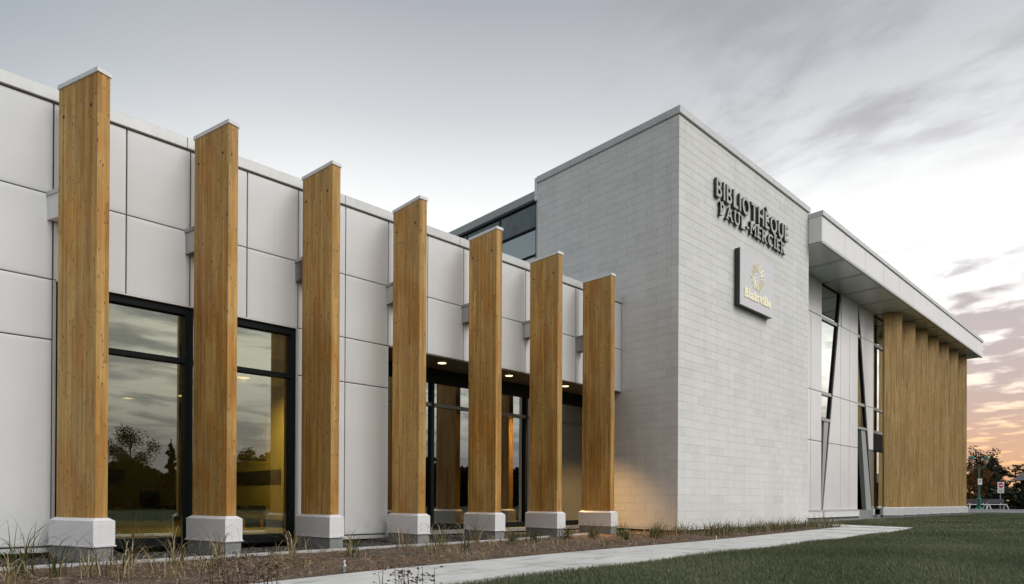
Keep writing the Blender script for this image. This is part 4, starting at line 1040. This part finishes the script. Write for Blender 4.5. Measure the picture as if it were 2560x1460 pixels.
# ------------------------------------------------------------------ rose bushes near the camera
def rose(x, y, hgt, nst, lab, spread=.10, seed=0, redness=.4):
    random.seed(seed)
    t_ = thing('rose_bush', lab, 'rose bush', (x, y, -.07), 0, 'rose bushes in the foreground')
    st_ = MB(); lf = MB()
    for s_ in range(nst):
        th = random.uniform(0, 6.28); bx, by = random.gauss(0, spread*.5), random.gauss(0, spread*.5); H = hgt*random.uniform(.75, 1.05)
        lx, ly = math.cos(th)*spread*random.uniform(.1, .8), math.sin(th)*spread*random.uniform(.1, .8)
        pts = [(bx+lx*u**1.3+random.gauss(0, .003), by+ly*u**1.3+random.gauss(0, .003), H*u) for u in (0, .2, .4, .6, .8, 1)]
        st_.tube(pts, [.004, .0036, .0032, .0028, .0022, .0012], 5)
        for q in range(int(H/.032)):
            u = random.uniform(.15, 1); i0 = min(4, int(u*5)); fr_ = u*5-i0; P = Vector(pts[i0]).lerp(Vector(pts[i0+1]), fr_)
            a2 = random.uniform(0, 6.28); ln = random.uniform(.02, .05); tip = P+Vector((math.cos(a2)*ln, math.sin(a2)*ln, random.uniform(-.008, .02)))
            st_.tube([P, tip], .0009, 3)
            for w3 in range(random.choice((1, 3, 3, 5))):
                a3 = a2+random.uniform(-1.3, 1.3); L_ = random.uniform(.014, .028); W_ = L_*.36; dn = random.uniform(-.7, .2)
                d = Vector((math.cos(a3), math.sin(a3), dn)).normalized(); sd = d.cross(Vector((0, 0, 1))).normalized()*W_; up3 = Vector((0, 0, .004))
                p0 = tip; tone = random.uniform(.7, 1) if random.random() < redness*.6 else random.uniform(0, .6)
                lf.add([p0, p0+d*L_*.5+sd+up3, p0+d*L_, p0+d*L_*.5-sd+up3, p0+d*L_*.5], [(0, 1, 4), (1, 2, 4), (2, 3, 4), (3, 0, 4)], tone)
    st_.build('stems', M['stem'], t_); lf.build('leaves', M['leaf'], t_, tone=True)
    return t_
def at_px(px_, dist):      # ground point seen at picture column px_ (of 2560) at the given depth: used for planting
    lat = (px_-1280)/1600*dist
    return (f.x*dist+rt.x*lat, f.y*dist+rt.y*lat)
for i, (pxx, dd, hh, ns, lab, rd) in enumerate([
    (962, 3.7, .355, 2, 'leftmost thin rose stem rising in front of the path', .8),
    (1003, 3.75, .30, 3, 'low reddish rose bush in front of the path', 1.0),
    (1003+12, 3.6, .375, 2, 'twin-stemmed tall rose bush in front of the path', .2),
    (1035, 3.7, .35, 3, 'leafy dark rose bush in the middle of the row in front of the path', .2),
    (1066, 3.65, .365, 2, 'rose stem with a dense dark leaf head in front of the path', .2),
    (1092, 3.7, .375, 1, 'rightmost rose stem of the row in front of the path', .5),
    (520, 4.3, .31, 3, 'low brown rose bush at the left of the bottom edge', .5),
    (560, 4.4, .33, 4, 'brown rose bush below the second fin at the bottom edge', .5),
    (605, 4.5, .36, 6, 'dense dark rose bush below the gap right of the second fin', .4),
    (640, 4.35, .34, 3, 'thin rose bush left of the start of the path', .5),
    (680, 4.3, .36, 5, 'dark rose bush at the lower left start of the path', .3)]):
    x, y = at_px(pxx, dd); rose(x, y, hh+.07, ns, lab, .06 if i < 6 else .09, 40+i, rd)
random.seed(5)
# soil the roses stand in
tag(MB().prism([(-2, 1.5), (2.6, 1.5), (3.1, 3.6), (2.9, 4.4), (-2, 4.35)], -.12, -.066).build('rose_bed', M['soil']), kind='structure')

# small things in the bed
bt = thing('plastic_bottle', 'small clear bluish plastic bottle at the bed edge beside the path', 'bottle', (3.22, 5.82, -.05), R(20))
MB().lathe([(.022, 0), (.026, .01), (.026, .07), (.022, .085), (.011, .105), (.009, .12)], 14).build('bottle_body', M['bottle'], bt, smooth=True)
MB().lathe([(.011, .118), (.011, .132)], 10).build('bottle_cap', M['signwhite'], bt)
tag(MB().tube([(11.33, 6.2, -.08), (11.33, 6.2, .03)], .012, 6).build('white_stake', M['signwhite']), 'short white marker stake at the edge of the bed by the path', 'stake')

# ------------------------------------------------------------------ trees
def tree(name, x, y, H, R_, mat, label, cat='tree', n=5000, leaf=.16, trunk=.12, crown0=.25, shape='round', seed=0, gap=.35, group=None, limbs=9, flat=1.0):
    rs = random.Random(seed); g_ = np.random.default_rng(seed)
    t_ = thing(name, label, cat, (x, y, 0), 0, group)
    tb = MB(); top = Vector((rs.gauss(0, R_*.06), rs.gauss(0, R_*.06), H*.93))
    tb.tube([(0, 0, -.2), (0, 0, H*.15), tuple(top*.5), tuple(top)], [trunk, trunk*.85, trunk*.5, trunk*.12], 7)
    cl = []
    for i in range(limbs):
        u = crown0+(1-crown0)*((i+.5)/limbs)*.92; th = i*2.4+rs.uniform(-.4, .4)
        if shape == 'cone': rad = R_*(1.02-u)/(1-crown0)*rs.uniform(.8, 1.1)
        else: rad = R_*math.sin(math.pi*min(1, .12+.86*(u-crown0)/(1-crown0)))*rs.uniform(.65, 1.1)
        s0 = Vector((top.x*u, top.y*u, H*u*.82)); e_ = Vector((math.cos(th)*rad, math.sin(th)*rad, H*u+(.05*H if shape != 'cone' else -.04*H)))
        mid = s0.lerp(e_, .5)+Vector((0, 0, rs.uniform(.0, .06)*H))
        tb.tube([s0, mid, e_], [trunk*.32, trunk*.2, trunk*.06], 5)
        for q in (.35, .6, .85, 1.0):
            c = s0.lerp(e_, q)+Vector((rs.gauss(0, .12), rs.gauss(0, .12), rs.gauss(0, .08)))*R_
            cl.append((c, R_*(.20 if shape == 'cone' else .30)*rs.uniform(.6, 1.15)))
    if shape == 'cone':
        for q in range(14): u = .3+.7*q/14; cl.append((Vector((0, 0, H*u)), R_*.9*(1.03-u)*.55))
    tb.build('trunk', M['bark'], t_)
    cs = np.array([c[0][:] for c in cl]); cr = np.array([c[1] for c in cl]); keep = g_.random(len(cl)) > gap*.4
    cs, cr = cs[keep], cr[keep]; idx = g_.integers(0, len(cs), n)
    d = g_.normal(0, 1, (n, 3)); d /= np.linalg.norm(d, axis=1)[:, None]
    P = cs[idx]+d*(cr[idx]*g_.random(n)**.45)[:, None]*np.array([1, 1, flat])
    u = g_.normal(0, 1, (n, 3)); u /= np.linalg.norm(u, axis=1)[:, None]; v_ = np.cross(u, g_.normal(0, 1, (n, 3))); v_ /= np.linalg.norm(v_, axis=1)[:, None]
    L = leaf*g_.uniform(.5, 1.2, n)[:, None]
    q = np.stack([P-u*L*.5, P+v_*L*.28, P+u*L*.5, P-v_*L*.28], 1).reshape(-1, 3)
    tone = np.clip(np.repeat(g_.random(len(cs))*.5, 1)[idx]*.8+g_.random(n)*.55, 0, 1)
    link('crown', np_mesh('crown', q, np.arange(4*n).reshape(-1, 4), [mat], tone), t_)
    return t_
# far background at the right
def tree_px(name, px_, dist, *a_, **k_): x_, y_ = at_px(px_, dist); return tree(name, x_, y_, *a_, **k_)
tree_px('autumn_tree', 2452, 72, 6.9, 2.1, M['leaf_brown'], 'sparse dark tree with thinning top behind the green lamp post', n=3200, leaf=.24, trunk=.14, seed=4, gap=.9, crown0=.3, limbs=12)
tree_px('autumn_tree', 2450, 66, 4.5, 1.25, M['leaf_orange'], 'low orange-brown autumn tree right behind the lamp post', n=2600, leaf=.20, trunk=.1, seed=6, crown0=.35)
tree_px('autumn_tree', 2424, 68, 4.4, 1.3, M['leaf_orange'], 'dull orange tree at the end of the timber fins', n=2400, leaf=.20, trunk=.1, seed=9, crown0=.25)
tree_px('dark_spruce', 2473, 76, 5.7, 1.35, M['leaf_dark'], 'dense dark evergreen right of the lamp post', n=9000, leaf=.30, trunk=.12, seed=5, crown0=.05, limbs=18, shape='cone')
tree_px('dark_tree', 2468, 82, 6.3, 2.3, M['leaf_dark'], 'broad dark tree standing behind the lamp post and benches', n=9000, leaf=.30, trunk=.14, seed=31, crown0=.08, limbs=14)
tree_px('dark_spruce', 2490, 78, 3.6, 1.0, M['leaf_dark'], 'dark evergreen shrub left of the no-entry sign', n=3500, leaf=.26, trunk=.1, seed=15, crown0=.02, limbs=14)
tree_px('pine_tree', 2543, 104, 7.2, 2.0, M['leaf_brown'], 'flat-branched pine silhouetted above the roof at the right edge', n=1500, leaf=.30, trunk=.14, seed=8, crown0=.60, limbs=11, flat=.2)
tree_px('dark_shrub', 2549, 74, 2.9, 1.5, M['leaf_dark'], 'dark rounded shrub at the right edge in front of the slate roof', n=5200, leaf=.24, trunk=.08, seed=12, crown0=.02)
tree_px('dark_shrub', 2610, 74, 3.6, 2.4, M['leaf_dark'], 'dark shrub mass beyond the right edge of the verge', n=4200, leaf=.26, trunk=.08, seed=13, crown0=.02)
hd = MB()
rs = random.Random(3)
for i in range(2600):
    x0_, y0_ = 84+rs.uniform(-1, 1), rs.uniform(4, 24); z0_ = rs.uniform(0, 2.1)
    L_ = .35; a1 = rs.uniform(0, 6.28); hd.add([(x0_-L_*math.cos(a1)*.5, y0_-L_*math.sin(a1)*.5, z0_), (x0_, y0_+.1, z0_+.14), (x0_+L_*math.cos(a1)*.5, y0_+L_*math.sin(a1)*.5, z0_+.05), (x0_, y0_-.1, z0_-.12)], [(0, 1, 2, 3)], rs.random())
tag(hd.build('hedge', M['leaf_dark'], tone=True), 'long dark hedge mass behind the benches', 'hedge', kind='stuff')
# neighbouring building with slate roofs
fb = thing('neighbour_building', 'low dark brown building with sloping slate roofs at the right edge', 'building', (86, 4, 0))
MB().box(0, 14, -14, 8.0, 0, 3.1).build('wall', M['brickfar'], fb)
MB().add([(-1.2, -15, 3.0), (-1.2, 8.6, 3.0), (4.5, 8.0, 4.3), (4.5, -15, 4.3), (10, -15, 3.1), (10, 8.6, 3.1)], [(0, 3, 2, 1), (3, 4, 5, 2), (0, 1, 2, 2), (1, 5, 2)][:2]+[(1, 2, 5)]).build('roof', M['rooffar'], fb)
for k in range(8): MB().box(-.03, 0, -12+2.6*k, -10.8+2.6*k, 1.0, 2.2).build('window', M['frame'], fb)
MB().box(1.5, 2.3, -4.6, -3.9, 4.4, 9.2).build('chimney', M['brickfar'], fb)
tag(MB().bbox(82.0, 82.5, 9.35, 10.25, 0, 3.95, .02).build('concrete_pillar', M['concfar']), 'weathered concrete pillar behind the no-entry sign post', 'pillar')
# street lamp
sl_ = thing('street_lamp', 'teal double-headed street lamp with a small white notice, beyond the timber fins', 'street lamp', (72.2, 13.1, 0), R(46.4+90-90))
MB().lathe([(.42, 0), (.42, .08), (.24, .14), (.17, .2), (.17, .95), (.20, 1.0), (.11, 1.1), (.075, 1.7), (.06, 3.9), (.08, 4.0)], 14).build('post', M['teal'], sl_)
ax = Vector((math.sin(A), -math.cos(A), 0)); ax = Matrix.Rotation(-R(46.4), 3, 'Z') @ ax
for s_ in (-1, 1):
    d = ax*s_
    MB().tube([(0, 0, 3.8), d*.35+Vector((0, 0, 3.85)), d*.60+Vector((0, 0, 4.05)), d*.66+Vector((0, 0, 4.3))], .03, 6).build('arm', M['teal'], sl_)
    hd_ = MB().lathe([(.10, 4.28), (.13, 4.36), (.19, 4.68), (.20, 4.70)], 12, (d.x*.66, d.y*.66)).build('lantern', M['frost'], sl_)
    MB().lathe([(.32, 4.70), (.28, 4.80), (.12, 4.92), (.03, 5.0)], 12, (d.x*.66, d.y*.66)).build('hood', M['teal'], hd_)
ntc = MB().add([ax*-.17+Vector((-.09, 0, 2.35)), ax*.17+Vector((-.09, 0, 2.35)), ax*.17+Vector((-.09, 0, 2.9)), ax*-.17+Vector((-.09, 0, 2.9))], [(0, 1, 2, 3)])
vw = Vector((-1, 0, 0))   # towards the viewer in the lamp's frame
def plate(w_, z0, z1, dpt, mat, parent, name, off):
    m = MB(); vs = []
    for q in (0, 1):
        o_ = vw*(off-q*dpt)
        vs += [ax*-w_+o_+Vector((0, 0, z0)), ax*w_+o_+Vector((0, 0, z0)), ax*w_+o_+Vector((0, 0, z1)), ax*-w_+o_+Vector((0, 0, z1))]
    m.add(vs, [(0,1,2,3), (7,6,5,4), (0,4,5,1), (1,5,6,2), (2,6,7,3), (3,7,4,0)]); return m.build(name, mat, parent)
plate(.19, 2.3, 2.86, .02, M['signwhite'], sl_, 'notice', .13)
dm = MB()
cz = 2.64; dm.add([ax*(.10*math.cos(t))+vw*.135+Vector((0, 0, cz+.12*math.sin(t))) for t in np.linspace(0, 6.283, 17)[:-1]] + [ax*(.06*math.cos(t))+vw*.135+Vector((0, 0, cz+.075*math.sin(t))) for t in np.linspace(0, 6.283, 17)[:-1]], [(i, (i+1) % 16, 16+(i+1) % 16, 16+i) for i in range(16)])
dm.build('notice_symbol', M['signprint'], sl_)
# no-entry sign
ns_ = thing('no_entry_sign', 'white square no-entry sign with red disc and small tab below on a post', 'road sign', (80.0, 12.75, 0), R(46.4-46.4))
ax0, vw0 = ax.copy(), vw.copy()
ax = Vector((math.sin(A), -math.cos(A), 0)); vw = Vector((-math.cos(A), -math.sin(A), 0))
MB().tube([(0, 0, 0), (0, 0, 2.7)], .03, 6).build('post', M['flash'], ns_)
plate(.33, 2.05, 2.72, .02, M['signwhite'], ns_, 'plate', .06); plate(.33, 1.62, 2.0, .02, M['signwhite'], ns_, 'tab', .06)
dm = MB(); dm.add([ax*(.26*math.cos(t))+vw*.066+Vector((0, 0, 2.385+.27*math.sin(t))) for t in np.linspace(0, 6.283, 25)[:-1]], [tuple(range(24))]); dm.build('red_disc', M['signred'], ns_)
dm = MB(); dm.add([ax*-.2+vw*.072+Vector((0, 0, 2.34)), ax*.2+vw*.072+Vector((0, 0, 2.34)), ax*.2+vw*.072+Vector((0, 0, 2.43)), ax*-.2+vw*.072+Vector((0, 0, 2.43))], [(0, 1, 2, 3)]); dm.build('white_bar', M['signwhite'], ns_)
for k in range(2):
    dm = MB(); z_ = 1.72+.12*k; dm.add([ax*-.22+vw*.066+Vector((0, 0, z_)), ax*.22+vw*.066+Vector((0, 0, z_)), ax*.22+vw*.066+Vector((0, 0, z_+.06)), ax*-.22+vw*.066+Vector((0, 0, z_+.06))], [(0, 1, 2, 3)]); dm.build('tab_print', M['signprint'], ns_)
# benches
def bench_at(x, y, lab, col):
    b_ = thing('park_bench', lab, 'bench', (x, y, 0), R(46.4), 'park benches on the verge')
    # local X runs across the view (to the left), local -X towards viewer is -Y after rotation
    MB().bbox(-.22, .22, -1.0, 1.0, .42, .50, .02).build('seat', M['signwhite'], b_)
    MB().bbox(.20, .26, -1.0, 1.0, .58, 1.0, .02).build('backrest', col, b_)
    for yy in (-.95, .95):
        MB().tube([(-.30, yy*1.12, 0), (-.2, yy, .42), (.2, yy, .42), (.32, yy*1.12, 0)], .05, 6).build('leg', M['signwhite'], b_)
    for yy in (-.7, .7): MB().box(.21, .25, yy-.03, yy+.03, .5, .6).build('back_bracket', M['signwhite'], b_)
bench_at(77.0, 14.05, 'pale bench with a brown backrest left of the sign, behind the lamp post', M['brickfar'])
bench_at(79.2, 13.0, 'pale bench with a grey backrest beside the no-entry sign', M['rooffar'])
# trees and houses behind the camera, seen only as reflections in the glass
refl = [('broadleaf_tree', 11.2, -30, 5.5, 2.3, 'leaf_dark', 'round', 21, 'broad dark tree across the street, mirrored in the left window pane'),
        ('spruce_tree', 14.0, -30.5, 5.1, .75, 'leaf_dark', 'cone', 22, 'slim pointed spruce mirrored beside the window mullion'),
        ('broadleaf_tree', 19.2, -30, 4.7, 1.7, 'leaf_dark', 'round', 23, 'leafy tree mirrored in the pane right of the second fin'),
        ('broadleaf_tree', 45.0, -29, 5.2, 2.2, 'leaf_dark', 'round', 24, 'ragged tree mirrored in the recessed glazing between the fifth and sixth fins')]
for (nm, x, y, H, rr, mt, shp, sd, lab) in refl: tree(nm, x, y, H, rr, M[mt], lab, n=11000, leaf=.13, trunk=.14, seed=sd, shape=shp, crown0=.12, gap=.15, limbs=12 if shp == 'round' else 20)
hm = MB(); rs = random.Random(8)
for i in range(50000):
    x0_ = rs.uniform(-30, 90); y0_ = -34+rs.uniform(-2, 2); top_ = 3.0+x0_*.025+.6*math.sin(x0_*.35)+.5*math.sin(x0_*1.1+1); z0_ = rs.uniform(0, top_)
    L_ = .50; a1 = rs.uniform(0, 6.28); hm.add([(x0_-L_*math.cos(a1)*.5, y0_-L_*math.sin(a1)*.5, z0_), (x0_, y0_+.1, z0_+.2), (x0_+L_*math.cos(a1)*.5, y0_+L_*math.sin(a1)*.5, z0_+.05), (x0_, y0_-.1, z0_-.18)], [(0, 1, 2, 3)], rs.random())
tag(hm.build('far_treeline', M['leaf_dark'], tone=True), 'far dark tree line mirrored low in the windows', 'trees', kind='stuff')
